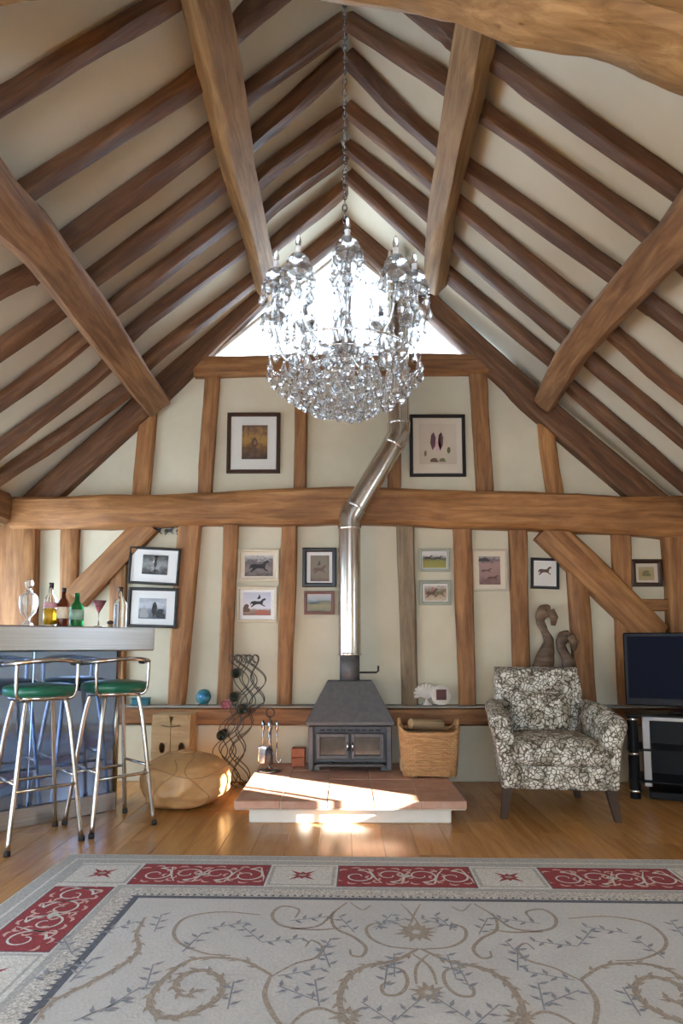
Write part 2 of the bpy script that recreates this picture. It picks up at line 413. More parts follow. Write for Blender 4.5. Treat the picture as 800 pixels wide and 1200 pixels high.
# floor with planks
mb = MB(); mb.box((0, (YB + W) / 2, -0.06), (2 * XW + 0.4, W - YB + 0.4, 0.1))
floor = mb.build('floor', 'floor_gap'); tag(floor, 'honey oak plank floor of the barn room', 'floor', kind='structure')
pl_meshes = {}
def plank_mesh(w, l):
    k = (round(w, 3), round(l, 2))
    if k not in pl_meshes:
        mb = MB(); mb.cbox((0, 0, 0), (k[0] - 0.0012, k[1] - 0.0012, 0.012), 0.001); pl_meshes[k] = mb.build('plank_proto', 'floor_oak').data
        o = [x for x in col.objects if x.data == pl_meshes[k]][0]; bpy.data.objects.remove(o)
    return pl_meshes[k]
PWD = 0.17
x = -XW
row = 0
while x < XW - 0.01:
    y = 5.02 + (row * 0.37 % 1.1)
    while y > 0.6:
        l = random.choice((0.7, 0.95, 1.2))
        y1 = min(y, 5.02); y0 = max(y - l, 0.6)
        if y1 - y0 > 0.05:
            share('plank', plank_mesh(PWD, y1 - y0), floor, Matrix.Translation((x + PWD / 2, (y0 + y1) / 2, -0.006)))
        y -= l
    x += PWD; row += 1
mb = MB(); mb.box((0, (YB + 0.6) / 2, -0.006), (2 * XW, 0.6 - YB, 0.012)); mb.build('rear_boards', 'floor_oak', floor)

# gable wall
zc = PW(405, 425, W).z
zi = lambda x: zroof(x) + 0.02
mb = MB(); xl = XW + 0.1
xcut = (ZR - zc) / SL
mb.prism([(-xl, -0.1), (xl, -0.1), (xl, zroof(xl) + 0.1), (XC + xcut + 0.05, zc), (XC - xcut - 0.05, zc), (-xl, zroof(xl) + 0.1)], W, W + 0.2)
wall = fixnormals(mb.build('wall_back', 'plaster')); tag(wall, 'cream plastered timber-framed gable wall', 'wall', kind='structure')
NW = Vector((0, -1, 0))
def wt(name, pxs, wpx, prot=0.07, mat='oak_wall', wob=0.007, parent=None, embed=0.03):
    Y = W - prot
    pts = [PW(px, py, Y) + Vector((0, (prot + embed) / 2, 0)) for px, py in pxs]
    wl = wpx if isinstance(wpx, (list, tuple)) else [wpx] * len(pxs)
    wm = [a * mpp(px, py, Y) for a, (px, py) in zip(wl, pxs)] if len(wl) == len(pxs) else [a * mpp(*pxs[0], Y) for a in wl]
    return timber(name, pts, wm, prot + embed, NW, mat, parent or wall, wob)

# principal rafters in the gable, collar, tie beam
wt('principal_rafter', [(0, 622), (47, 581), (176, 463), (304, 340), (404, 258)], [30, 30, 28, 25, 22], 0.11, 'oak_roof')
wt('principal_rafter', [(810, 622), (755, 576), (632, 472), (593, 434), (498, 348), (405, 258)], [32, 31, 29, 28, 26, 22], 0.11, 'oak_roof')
wt('collar_beam', [(226, 428), (405, 424), (588, 425)], [22, 23, 22], 0.10, 'oak_wall')
wt('tie_beam', [(12, 600), (120, 598), (240, 594), (410, 591), (600, 597), (700, 601), (812, 605)], [36, 38, 38, 43, 42, 45, 48], 0.17, 'oak_wall', 0.014)
# studs above the tie beam
for a in ([(173, 470), (163, 590)], [(248, 430), (238, 590)], [(353, 430), (351, 585)], [(462, 430), (462, 585)], [(560, 430), (564, 490), (570, 590)], [(639, 480), (645, 530), (654, 590)]):
    wt('stud', a, {173: 20, 248: 17, 353: 15, 462: 16, 560: 20, 639: 18}[a[0][0]], 0.06, 'oak_wall')
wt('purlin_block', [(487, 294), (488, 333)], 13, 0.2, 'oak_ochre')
# studs, posts and braces below it
wt('post', [(16, 610), (14, 850)], [46, 42], 0.12, 'oak_wall')
wt('stud', [(80, 610), (76, 840)], 20, 0.06)
wt('stud', [(138, 640), (134, 840)], 19, 0.055)
wt('stud', [(222, 610), (212, 735), (204, 840)], [26, 24, 19], 0.07)
wt('stud', [(270, 610), (265, 735), (261, 840)], 16, 0.065)
wt('stud', [(339, 605), (332, 840)], 18, 0.065)
wt('stud', [(475, 605), (478, 720), (481, 840)], 19, 0.07, 'oak_grey')
wt('stud', [(542, 610), (549, 840)], 20, 0.07)
wt('stud', [(607, 612), (614, 840)], 20, 0.065)
wt('stud', [(675, 640), (690, 840)], 23, 0.06)
wt('stud', [(728, 615), (738, 840)], 21, 0.055)
wt('post', [(792, 610), (797, 700), (800, 840)], [24, 20, 20], 0.12)
wt('brace', [(172, 612), (130, 656), (86, 700)], [28, 28, 30], 0.10)
wt('brace', [(640, 618), (705, 680), (772, 746)], [36, 36, 36], 0.10)
wt('rail', [(742, 709), (795, 709)], 14, 0.055)
# plinth wall and sill plate
SILL = PW(405, 829, W - 0.16).z
mb = MB(); mb.cbox((0, W - 0.04, SILL / 2 - 0.07), (2 * XW, 0.16, SILL - 0.14), 0.006); plin = mb.build('plinth', 'plaster', wall)
PLF = W - 0.12
timber('sill_plate', [(-XW + 0.02, W - 0.07, SILL - 0.07), (-1.0, W - 0.07, SILL - 0.068), (0.2, W - 0.07, SILL - 0.07)], 0.135, 0.17, NW, 'oak_wall', wall, 0.006)
timber('sill_plate', [(0.2, W - 0.07, SILL - 0.07), (1.4, W - 0.07, SILL - 0.072), (XW - 0.02, W - 0.07, SILL - 0.07)], 0.135, 0.17, NW, 'oak_wall', wall, 0.006)
mb = MB(); mb.cbox((0, W - 0.075, SILL + 0.003), (2 * XW - 0.04, 0.18, 0.014), 0.003); mb.build('ledge', 'ledge_grey', wall)

# triangular gable window
ap2 = PW(405, 268, W + 0.05); zb = zc - 0.02
mb = MB(); mb.prism([(XC - xcut, zb), (XC + xcut, zb), (XC, ZR + 0.02)], W + 0.08, W + 0.088)
win = fixnormals(mb.build('window_1', 'window_glass')); tag(win, 'bright triangular gable window above the collar beam', 'window', kind='structure')
wt('mullion', [(405, 262), (405, 420)], 12, 0.02, 'oak_roof', 0.004, parent=win, embed=0.1)
for s in (-1, 1):
    a = Vector((XC + s * (xcut - 0.12), W + 0.03, zb + 0.06)); b = Vector((XC, W + 0.03, ZR - 0.02))
    off = Vector((-s * SL, 0, -1)).normalized() * 0.11
    timber('frame_bar', [a + off * 0.3, b + off], 0.035, 0.1, NW, 'white_paint', win, 0.001)

# roof slopes with rafters and purlins
RO = 0.07
mb = MB()
for s in (-1, 1):
    q = [(XC, ZR + RO), (XC + s * 3.2, ZR + RO - SL * 3.2), (XC + s * 3.2, ZR + RO + 0.14 - SL * 3.2), (XC, ZR + RO + 0.14)]
    mb.prism(q, YB - 0.1, W + 0.25)
ceil = fixnormals(mb.build('ceiling', 'plaster_roof')); tag(ceil, 'cream plastered barn roof slopes between dark rafters', 'ceiling', kind='structure')
LEFT = [
 [(402, 220), (315, 294), (299, 326), (173, 424), (147, 458), (0, 560)],
 [(402, 178), (310, 249), (289, 287), (152, 392), (121, 434), (0, 526)],
 [(402, 136), (302, 210), (278, 250), (131, 361), (100, 397), (0, 471)],
 [(402, 68), (350, 118), (291, 168), (270, 202), (105, 329), (68, 363), (0, 410)],
 [(404, 24), (281, 118), (257, 150), (68, 292), (37, 319), (0, 340)],
 [(402, -62), (315, 0), (268, 45), (241, 84), (21, 231), (-60, 285)],
 [(402, -150), (300, -72), (199, 0), (0, 120), (-80, 168)]]
RIGHT = [
 [(409, 207), (501, 294), (522, 319), (653, 429), (671, 455), (800, 565)],
 [(409, 173), (503, 249), (532, 286), (666, 399), (695, 424), (800, 513)],
 [(409, 129), (509, 213), (537, 241), (695, 367), (716, 390), (800, 460)],
 [(409, 68), (470, 132), (516, 173), (553, 202), (724, 323), (758, 353), (800, 384)],
 [(409, 24), (530, 102), (569, 134), (768, 276), (800, 305)],
 [(409, -58), (506, 22), (537, 45), (577, 68), (800, 226)]]
RD = 0.085
ymin = 9
for side, trs, nr in ((-1, LEFT, NL), (1, RIGHT, NRt)):
    for j, tr in enumerate(trs):
        pts = [PR(px, py, side) for px, py in tr]
        pts[0] = Vector((XC + side * 0.01, pts[0].y, ZR - SL * 0.01))
        e = pts[-1]; dv = (pts[-1] - pts[-2]).normalized()
        k = (XW + 0.02 - abs(e.x)) / abs(dv.x)
        if k > 0.05: pts.append(e + dv * k)
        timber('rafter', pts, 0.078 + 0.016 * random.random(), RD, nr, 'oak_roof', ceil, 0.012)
        ymin = min(ymin, pts[0].y)
    yy = 1.75
    while yy > YB + 0.2:
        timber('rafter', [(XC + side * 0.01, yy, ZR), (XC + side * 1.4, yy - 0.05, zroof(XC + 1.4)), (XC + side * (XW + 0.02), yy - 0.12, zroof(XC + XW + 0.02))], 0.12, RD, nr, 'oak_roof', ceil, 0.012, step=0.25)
        yy -= 0.42
def purlin(px, side, off, wid, dep, mat='oak_purlin'):
    pts = [PR(a, b, side, off) for a, b in px]
    d = (pts[-1] - pts[-2]); d = Vector((d.x * 0.25, d.y, d.z * 0.25)).normalized()
    e = pts[-1]; n0 = len(pts); k = 0.0
    while pts[-1].y > YB + 0.4:
        k += 0.42; pts.append(Vector((e.x + d.x * 0.5, e.y - k, e.z + d.z * 0.5)) if k > 0.5 else e + Vector((d.x * 0.35, -k, d.z * 0.35)))
    wid = wid[:n0] + [wid[-1]] * (len(pts) - n0)
    return timber('purlin', pts, wid, dep, NL if side < 0 else NRt, mat, ceil, 0.014, step=0.14)
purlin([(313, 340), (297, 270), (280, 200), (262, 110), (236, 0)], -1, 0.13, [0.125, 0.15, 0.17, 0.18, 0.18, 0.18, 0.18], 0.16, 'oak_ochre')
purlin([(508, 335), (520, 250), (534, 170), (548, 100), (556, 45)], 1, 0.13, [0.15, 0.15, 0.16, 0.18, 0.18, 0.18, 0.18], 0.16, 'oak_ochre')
purlin([(180, 470), (140, 415), (90, 345), (40, 280), (0, 240)], -1, 0.15, [0.2, 0.22, 0.24, 0.24, 0.24, 0.24, 0.24], 0.18)
purlin([(641, 468), (672, 413), (698, 381), (763, 309), (800, 270)], 1, 0.15, [0.18, 0.19, 0.2, 0.2, 0.22, 0.22, 0.22], 0.18)
for s in (-1, 1):
    timber('wall_plate', [(s * (XW - 0.1), YB + 0.05, 2.1), (s * (XW - 0.1), 1, 2.1), (s * (XW - 0.1), W - 0.2, 2.12)], 0.22, 0.24, (0, 0, -1), 'oak_purlin', ceil, 0.01, step=0.3)
# arched collar of the truss overhead
YC = 2.05
def arch(px, py): return PW(px, py, YC)
low = [(-330, 142), (-150, 62), (0, 20), (90, 12), (240, -4), (410, 12), (500, 28), (570, 50), (640, 72), (720, 90), (800, 115), (960, 177), (1120, 252)]
TH = 0.27
pts = []
for px, py in low:
    p = arch(px, py); pts.append(p + Vector((0, -0.12, TH / 2)))
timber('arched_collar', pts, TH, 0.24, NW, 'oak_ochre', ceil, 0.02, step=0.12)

# side walls and the glazed end, out of frame, with the openings that light the room
def wall_with_holes(name, axis, pos, a0, a1, z1, holes, thick, label):
    """axis 'x': wall at x=pos spanning y a0..a1; axis 'y': wall at y=pos spanning x; holes (a0,a1,z0,z1)"""
    cuts_a = sorted({a0, a1, *[h[0] for h in holes], *[h[1] for h in holes]})
    cuts_z = sorted({-0.1, z1, *[h[2] for h in holes], *[h[3] for h in holes]})
    mb = MB()
    for i in range(len(cuts_a) - 1):
        for j in range(len(cuts_z) - 1):
            ca = (cuts_a[i] + cuts_a[i + 1]) / 2; cz = (cuts_z[j] + cuts_z[j + 1]) / 2
            if any(h[0] < ca < h[1] and h[2] < cz < h[3] for h in holes): continue
            da = cuts_a[i + 1] - cuts_a[i]; dz = cuts_z[j + 1] - cuts_z[j]
            if axis == 'x': mb.box((pos, ca, cz), (thick, da, dz))
            else: mb.box((ca, pos, cz), (da, thick, dz))
    return tag(mb.build(name, 'plaster'), label, 'wall', kind='structure')
SUNW = (1.775, 2.39, 1.10, 1.99)
LWIN = (3.3, 4.9, 0.5, 1.98)
LDOOR = (0.9, 2.5, 0.03, 1.98)
wall_with_holes('wall_right', 'x', XW + 0.08, YB - 0.1, W + 0.2, 2.25, [SUNW], 0.16, 'plastered side wall behind the television with a small window')
wall_with_holes('wall_left', 'x', -XW - 0.08, YB - 0.1, W + 0.2, 2.25, [LWIN, LDOOR], 0.16, 'plastered side wall behind the bar with a window and glazed doors')
BG = (-1.6, 1.4, 0.05, 2.2)
wf = wall_with_holes('wall_front', 'y', YB, -XW - 0.1, XW + 0.1, 2.25, [BG], 0.16, 'glazed end wall opposite the gable')
mb = MB(); mb.prism([(-XW - 0.1, 2.25), (XW + 0.1, 2.25), (XC, ZR + 0.15)], YB - 0.08, YB + 0.08); fixnormals(mb.build('gable_panel', 'plaster', wf))
def window(name, axis, pos, a0, a1, z0, z1, bars, label):
    mb = MB()
    c = ((a0 + a1) / 2, (z0 + z1) / 2); da = a1 - a0; dz = z1 - z0
    def bx(m, a, z, wa, wz, t):
        if axis == 'x': m.box((pos, a, z), (t, wa, wz))
        else: m.box((a, pos, z), (wa, t, wz))
    bx(mb, c[0], c[1], da, dz, 0.006)
    o = tag(mb.build(name, 'window_glass'), label, 'window', kind='structure')
    f = MB()
    fr = 0.02
    bx(f, a0 + fr / 2, c[1], fr, dz, 0.05); bx(f, a1 - fr / 2, c[1], fr, dz, 0.05); bx(f, c[0], z0 + fr / 2, da, fr, 0.05); bx(f, c[0], z1 - fr / 2, da, fr, 0.05)
    f.build('window_frame', 'white_paint', o)
    for b, wd in bars:
        g = MB(); bx(g, b, c[1], wd, dz, 0.05); g.build('glazing_bar', 'white_paint', o)
    return o
window('window_2', 'x', XW + 0.02, *SUNW, [(1.922, 0.02)], 'small side window where the low sun comes in')
window('window_3', 'x', -XW - 0.06, *LWIN, [((LWIN[0] + LWIN[1]) / 2, 0.05)], 'side window behind the drinks bar')
window('window_5', 'x', -XW - 0.06, *LDOOR, [(1.7, 0.07)], 'glazed garden doors in the side wall')
window('window_4', 'y', YB, *BG, [(-0.6, 0.06), (0.4, 0.06)], 'wide glazed screen in the end wall')

# ================================================================== THINGS
# ---------------------------------------------------------------- hearth, stove, flue
HZ = 0.145
hl = PF(278, 938, HZ); hr = PF(548, 940, HZ)
HX0, HX1, HY0, HY1 = hl.x - 0.02, hr.x, (hl.y + hr.y) / 2, PLF - 0.01
hearth = empty('hearth', ((HX0 + HX1) / 2, HY0, 0)); tag(hearth, 'raised hearth of terracotta tiles under the stove', 'hearth')
hw, hd = HX1 - HX0, HY1 - HY0
mb = MB(); mb.cbox((0, hd / 2 + 0.04, 0.048), (hw - 0.16, hd - 0.08, 0.096), 0.006); mb.build('base', 'white_paint', hearth)
mb = MB(); mb.cbox((0, hd / 2, HZ - 0.0275), (hw - 0.012, hd - 0.012, 0.05), 0.004); mb.build('bed', 'mortar', hearth)
tx, ty = 5, 4
mb = MB(); mb.cbox((0, 0, 0), (hw / tx - 0.004, hd / ty - 0.004, 0.044), 0.004); tp = mb.build('tile', 'terracotta', hearth)
first = True
for i in range(tx):
    for j in range(ty):
        o = tp if first else share('tile', tp.data, hearth, Matrix())
        first = False
        o.location = (-hw / 2 + hw / tx * (i + 0.5), hd / ty * (j + 0.5), HZ - 0.022 + random.uniform(-0.0015, 0.0015))
        o.rotation_euler = (random.uniform(-.004, .004), random.uniform(-.004, .004), 0)

SY = PF(410, 904, HZ).y
SXc = PW(410, 850, SY).x
sz0 = HZ + 0.003
stove = empty('wood_stove', (SXc, SY, sz0)); tag(stove, 'dark iron wood stove with sloping canopy and two glazed doors', 'stove')
SWd, SD = 0.60, 0.42
SYB = min(SD, PLF - SY - 0.02)
bz = PW(410, 850, SY).z - sz0
mb = MB()
mb.cbox((0, SYB / 2 + 0.02, bz / 2 + 0.02), (SWd - 0.02, SYB - 0.04, bz - 0.06), 0.006)
mb.build('body', 'stove_iron', stove)
for sx in (-1, 1):
    mb = MB(); mb.cbox((sx * (SWd / 2 - 0.02), 0.012, bz / 2), (0.04, 0.05, bz - 0.01), 0.008); mb.build('corner_post', 'stove_iron', stove)
    for yy in (0.03, SYB - 0.04):
        mb = MB(); mb.cbox((sx * (SWd / 2 - 0.05), yy, 0.02), (0.06, 0.05, 0.04), 0.006); mb.build('foot', 'stove_iron', stove)
# canopy (truncated pyramid)
ct = PW(410, 797, SY + 0.2).z - sz0
tw = 0.335
mb = MB(); a, b = SWd / 2 + 0.02, tw / 2
pr = [(-a, -0.02, bz), (a, -0.02, bz), (a, SYB, bz), (-a, SYB, bz)]
p1 = [(x, y, bz + 0.025) for x, y, _ in pr]
tp4 = [(-b, 0.10, ct), (b, 0.10, ct), (b, SYB - 0.06, ct), (-b, SYB - 0.06, ct)]
mb.add(pr + p1 + tp4, [(3, 2, 1, 0), (8, 9, 10, 11)] + [(i, (i + 1) % 4, (i + 1) % 4 + 4, i + 4) for i in range(4)] + [(i + 4, (i + 1) % 4 + 4, (i + 1) % 4 + 8, i + 8) for i in range(4)])
cn = mb.build('canopy', 'stove_iron', stove); md = cn.modifiers.new('edge', 'BEVEL'); md.width = 0.006; md.segments = 2
# doors with panes
mb = MB()
for i in range(9): mb.cbox((-0.2 + i * 0.05, -0.012, bz - 0.035), (0.034, 0.02, 0.014), 0.003)
mb.build('air_grille', 'black_iron', stove)
for sx in (-1, 1):
    cx = sx * 0.125; dw, dh, zc0 = 0.235, bz - 0.14, bz / 2 + 0.015
    mb = MB()
    mb.cbox((cx - dw / 2 + 0.014, -0.008, zc0), (0.028, 0.03, dh), 0.004); mb.cbox((cx + dw / 2 - 0.014, -0.008, zc0), (0.028, 0.03, dh), 0.004)
    mb.cbox((cx, -0.008, zc0 - dh / 2 + 0.014), (dw - 0.05, 0.03, 0.028), 0.004); mb.cbox((cx, -0.008, zc0 + dh / 2 - 0.014), (dw - 0.05, 0.03, 0.028), 0.004)
    dr = mb.build('door', 'stove_iron', stove)
    mb = MB(); mb.box((cx, -0.001, zc0), (dw - 0.05, 0.006, dh - 0.05)); mb.build('pane', 'stove_glass', dr)
    mb = MB(); mb.tube([(sx * 0.018, -0.03, zc0 - 0.03), (sx * 0.018, -0.04, zc0), (sx * 0.018, -0.03, zc0 + 0.03)], 0.006); mb.build('handle', 'chrome', dr, True)
    mb = MB(); mb.lathe([(0.0, 0), (0.014, 0.002), (0.014, 0.014), (0.006, 0.02), (0, 0.022)], 14); k = mb.build('air_knob', 'black_iron', stove, True); k.rotation_euler = (PI / 2, 0, 0); k.location = (sx * 0.12, -0.0, 0.05)
mb = MB(); mb.cbox((0, -0.035, 0.05), (SWd - 0.12, 0.07, 0.016), 0.004); mb.build('ash_lip', 'stove_iron', stove)
# flue collar and damper
FY = SY + SYB / 2 + 0.02
fl = lambda px, py: PW(px, py, FY)
mb = MB(); zt = fl(410, 768).z - sz0
mb.lathe([(0.075, ct - 0.01), (0.075, zt), ], 24, (0, FY - SY, 0)); mb.build('flue_collar', 'stove_iron', stove, True)
mb = MB(); z = fl(440, 788).z - sz0; mb.tube([(0.07, FY - SY, z), (0.2, FY - SY, z), (0.215, FY - SY, z + 0.012), (0.215, FY - SY, z + 0.05)], 0.008); mb.build('damper_rod', 'black_iron', stove, True)
# flue
A = Vector((SXc, FY, fl(410, 768).z)); B = Vector((SXc, FY, fl(410, 606).z)); Cc = fl(467, 510); D = Vector((Cc.x, FY, zroof(Cc.x) - 0.03))
fr = 13.2 * mpp(410, 700, FY)
flue = empty('flue_pipe', A); tag(flue, 'polished steel stove flue with a slanted offset', 'flue')
def sect(name, p, q, r, extra=None, n=28):
    mb = MB(); mb.tube([p - A, q - A], r, n); return mb.build(name, 'flue_steel', flue, True)
def sharp(o, a=40):
    try: o.data.set_sharp_from_angle(angle=R(a))
    except Exception: pass
    return o
u = (Cc - B).normalized()
sharp(sect('lower_pipe', A, B + Vector((0, 0, -0.05)), fr))
sharp(sect('slanted_pipe', B + u * 0.06, Cc - u * 0.06, fr))
sharp(sect('upper_pipe', Cc + Vector((0, 0, 0.05)), D, fr))
for P0, d0, d1 in ((B, Vector((0, 0, 1)), u), (Cc, u, Vector((0, 0, 1)))):
    m2 = (d0 + d1).normalized()
    mb = MB(); pth = [P0 - d0 * 0.085, P0 - d0 * 0.03, P0 + (d1 - d0) * 0.012, P0 + d1 * 0.03, P0 + d1 * 0.085]
    mb.tube([p - A for p in pth], fr * 1.05, 28); sharp(mb.build('elbow', 'flue_steel', flue, True), 50)
for p, d in ((A + Vector((0, 0, 0.01)), Vector((0, 0, 1))), (B - Vector((0, 0, 0.09)), Vector((0, 0, 1))), (B + u * 0.09, u), (Cc - u * 0.09, u), (Cc + Vector((0, 0, 0.09)), Vector((0, 0, 1))), (Cc + Vector((0, 0, 0.75)), Vector((0, 0, 1)))):
    mb = MB(); mb.tube([p - A - d * 0.012, p - A - d * 0.006, p - A + d * 0.006, p - A + d * 0.012], [fr * 1.02, fr * 1.07, fr * 1.07, fr * 1.02], 28); mb.build('clamp_band', 'chrome', flue, True)
# bricks beside the stove
p = PF(352, 888, HZ)
for k in range(2):
    mb = MB(); mb.cbox((0, 0, 0.0325), (0.10, 0.105, 0.065), 0.006)
    o = mb.build('brick', 'brick_red'); o.location = (SXc - SWd / 2 - 0.085, PLF - 0.13, HZ + 0.0655 * k + 0.002); tag(o, ('red brick lying on the hearth tiles beside the stove', 'red brick stacked on another brick beside the stove')[k], 'brick')

# ---------------------------------------------------------------- log basket with logs
bp = PF(503, 912, HZ); bk = empty('log_basket', (0.5 * (PF(468, 912, HZ).x + PF(538, 912, HZ).x) + 0.015, bp.y + 0.15, HZ + 0.003), R(-3)); tag(bk, 'square wicker log basket on the hearth', 'basket')
bw, bd2, bh = 0.40, 0.30, 0.29
def brim(a, k=1.0, z=0.0):      # rounded-rectangle outline
    e = 0.32; c, s = math.cos(a), math.sin(a)
    return Vector((math.copysign(abs(c) ** e, c) * bw / 2 * k, math.copysign(abs(s) ** e, s) * bd2 / 2 * k, z))
ns = 44
mb = MB()
for rI in range(20):
    z = 0.012 + rI * (bh - 0.03) / 19; k = 0.88 + 0.12 * z / bh; pth = []
    for i in range(ns * 2):
        a = 2 * PI * i / (ns * 2); wv = (0.006 if ((i // 2 + rI) % 2) else -0.004) if i % 2 == 0 else 0.001
        q = brim(a, k); q += q.normalized() * wv; q.z = z + (0.035 * max(0, z / bh - 0.6) / 0.4 * abs(math.cos(a)) ** 3); pth.append(q)
    mb.tube(pth, 0.0078, 6, closed=True)
o = mb.build('weave', 'wicker', bk, True); o['kind'] = 'stuff'
mb = MB()
for i in range(ns):
    a = 2 * PI * i / ns; mb.tube([brim(a, 0.885, 0.0), brim(a, 1.0, bh - 0.01)], 0.0075, 6)
mb.build('stakes', 'wicker', bk, True)['kind'] = 'stuff'
mb = MB(); pth = []
for i in range(96):
    a = 2 * PI * i / 96; q = brim(a, 1.015, bh + 0.045 * abs(math.cos(a)) ** 3 + 0.004 * math.sin(40 * a)); pth.append(q)
mb.tube(pth, 0.013, 8, closed=True); mb.build('rim', 'wicker', bk, True)
mb = MB(); mb.box((0, 0, 0.008), (bw * 0.84, bd2 * 0.84, 0.01)); mb.build('bottom', 'wicker', bk)
for sx in (-1, 1):
    mb = MB(); mb.tube(catmull([(sx * (bw / 2), -0.07, bh + 0.03), (sx * (bw / 2 + 0.004), -0.05, bh + 0.075), (sx * (bw / 2 + 0.004), 0.05, bh + 0.075), (sx * (bw / 2), 0.07, bh + 0.03)], 5), 0.011); mb.build('handle', 'wicker', bk, True)
def log(loc, L, r, rz, tilt, label):
    mb = MB(); pr2 = [(r * (1 + 0.12 * noise.noise(Vector((i * 1.3, loc[0] * 9, 3)))), 0) for i in range(12)]
    vs = []; n = 12; m = 9
    for j in range(m):
        for i in range(n):
            a = 2 * PI * i / n; rr = pr2[i][0] * (1 + 0.08 * noise.noise(Vector((j * .6, i, loc[1] * 5)))); vs.append((-L / 2 + L * j / (m - 1), rr * math.cos(a), rr * math.sin(a)))
    mb.add(vs, [(j * n + i, j * n + (i + 1) % n, (j + 1) * n + (i + 1) % n, (j + 1) * n + i) for j in range(m - 1) for i in range(n)])
    o = empty('log', loc, rz); o.rotation_euler = (0, tilt, rz)
    mb.build('bark', 'log_bark', o, True)
    for s in (-1, 1):
        e2 = MB(); e2.add([(s * L / 2, pr2[i][0] * 0.97 * math.cos(2 * PI * i / n), pr2[i][0] * 0.97 * math.sin(2 * PI * i / n)) for i in range(n)] + [(s * (L / 2 + 0.002), 0, 0)], [(i, (i + 1) % n, n) for i in range(n)])
        e2.build('cut_end', 'crate_wood', o)
    tag(o, label, 'log')
bx, by, bzz = bk.location
log((bx - 0.07, by - 0.05, bzz + 0.075), 0.26, 0.05, 0.1, 0, 'split log at the bottom of the wicker basket, towards the stove')
log((bx + 0.06, by + 0.06, bzz + 0.07), 0.25, 0.048, -0.1, 0, 'split log at the bottom of the wicker basket, towards the wall')
log((bx - 0.01, by + 0.066, bzz + 0.235), 0.28, 0.05, 0.04, 0.03, 'thick rough log lying across the top of the basket, by the wall')
log((bx + 0.01, by - 0.062, bzz + 0.235), 0.28, 0.048, -0.06, -0.03, 'pale split log lying across the top of the basket, at its open front')
log((bx - 0.01, by + 0.02, bzz + 0.335), 0.27, 0.036, 0.5, 0.1, 'slim log lying askew on top of the other basket logs')

# ---------------------------------------------------------------- fireside tools
ft = PF(316, 904, HZ); ft.y = min(ft.y, PLF - 0.2)
fx = PW(316, 870, ft.y).x
tools = empty('fireside_tool_set', (fx + 0.0, ft.y, HZ + 0.002)); tag(tools, 'pewter fireside tool set hanging on a stand by the stove', 'fire tools')
H = PW(316, 834, ft.y).z - HZ
mb = MB(); mb.lathe([(0.0, 0), (0.085, 0.0), (0.085, 0.012), (0.03, 0.022), (0.012, 0.035), (0.0, 0.036)], 24); mb.build('base', 'silver_dark', tools, True)
mb = MB(); mb.tube([(0, 0, 0.02), (0, 0, H - 0.03)], 0.007); mb.build('pole', 'silver_dark', tools, True)
mb = MB(); mb.tube([(0.03 * math.cos(a), 0.0, H - 0.01 + 0.03 * math.sin(a)) for a in [2 * PI * i / 16 for i in range(16)]], 0.005, 6, closed=True); mb.build('ring_handle', 'black_iron', tools, True)
mb = MB(); mb.tube([(-0.06, 0, H - 0.09), (0.06, 0, H - 0.09)], 0.005); mb.tube([(0, -0.05, H - 0.09), (0, 0.05, H - 0.09)], 0.005); mb.build('hook_bar', 'black_iron', tools, True)
for i, (dx, dy) in enumerate(((-0.05, 0), (0.05, 0), (0, -0.045), (0, 0.045))):
    mb = MB(); mb.tube([(dx, dy, 0.16), (dx, dy, H - 0.1)], 0.0055); mb.lathe([(0.0, 0), (0.011, 0.006), (0.012, 0.06), (0.006, 0.075), (0, 0.08)], 12, (dx, dy, H - 0.14))
    tl = mb.build(('shovel', 'poker', 'brush', 'tongs')[i], 'silver_dark', tools, True)
    mb = MB()
    if i == 0: mb.sell((dx, dy, 0.115), (0.075, 0.014, 0.13), 0.5, 0.5, 20, 10)
    elif i == 1: mb.tube(catmull([(dx, dy, 0.17), (dx, dy, 0.09), (dx + 0.02, dy, 0.06), (dx + 0.035, dy, 0.09)], 5), 0.006)
    elif i == 2: mb.lathe([(0.01, 0.17), (0.026, 0.155), (0.032, 0.06), (0.0, 0.06)][::-1], 16, (dx, dy, 0))
    else: mb.tube([(dx - 0.004, dy, 0.17), (dx - 0.022, dy, 0.1), (dx - 0.008, dy, 0.05)], 0.005); mb.tube([(dx + 0.004, dy, 0.17), (dx + 0.022, dy, 0.1), (dx + 0.008, dy, 0.05)], 0.005)
    mb.build(('blade', 'hook', 'bristles', 'jaws')[i], ('silver_dark', 'silver_dark', 'black_iron', 'silver_dark')[i], tl, True)

# ---------------------------------------------------------------- wavy wire wine rack and its bottles
ry = PLF - 0.14
rk = empty('wine_rack', (PW(280, 900, ry).x, ry, 0.0)); tag(rk, 'twisting black wire wine rack with curled ends', 'wine rack')
rh = PW(280, 768, ry).z
def rcx(z): return 0.0 + 0.075 * math.sin(2 * PI * (z / rh) * 1.0 + PI) * 0.9 + (0.02 if z > 0.6 else 0)
cell = rh / 5.5
for fy in (-0.08, 0.08):
    for j, off in enumerate((-0.1, 0.0, 0.1) if fy < 0 else (-0.075, 0.075)):
        for sg in (-1, 1):
            pth = []
            for i in range(73):
                z = 0.004 + (rh - 0.03) * i / 72
                pth.append((rcx(z) + off * 0.62 + sg * 0.055 * math.sin(PI * z / cell), fy, z))
            e = pth[-1]
            for q in range(1, 9):
                a = q / 8 * 1.5 * PI; pth.append((e[0] + sg * (0.03 - 0.03 * math.cos(a)) * (1 - q / 20), fy, e[2] + 0.03 * math.sin(a)))
            mb = MB(); mb.tube(pth, 0.0036, 6); mb.build('wire', 'wire_iron', rk, True)
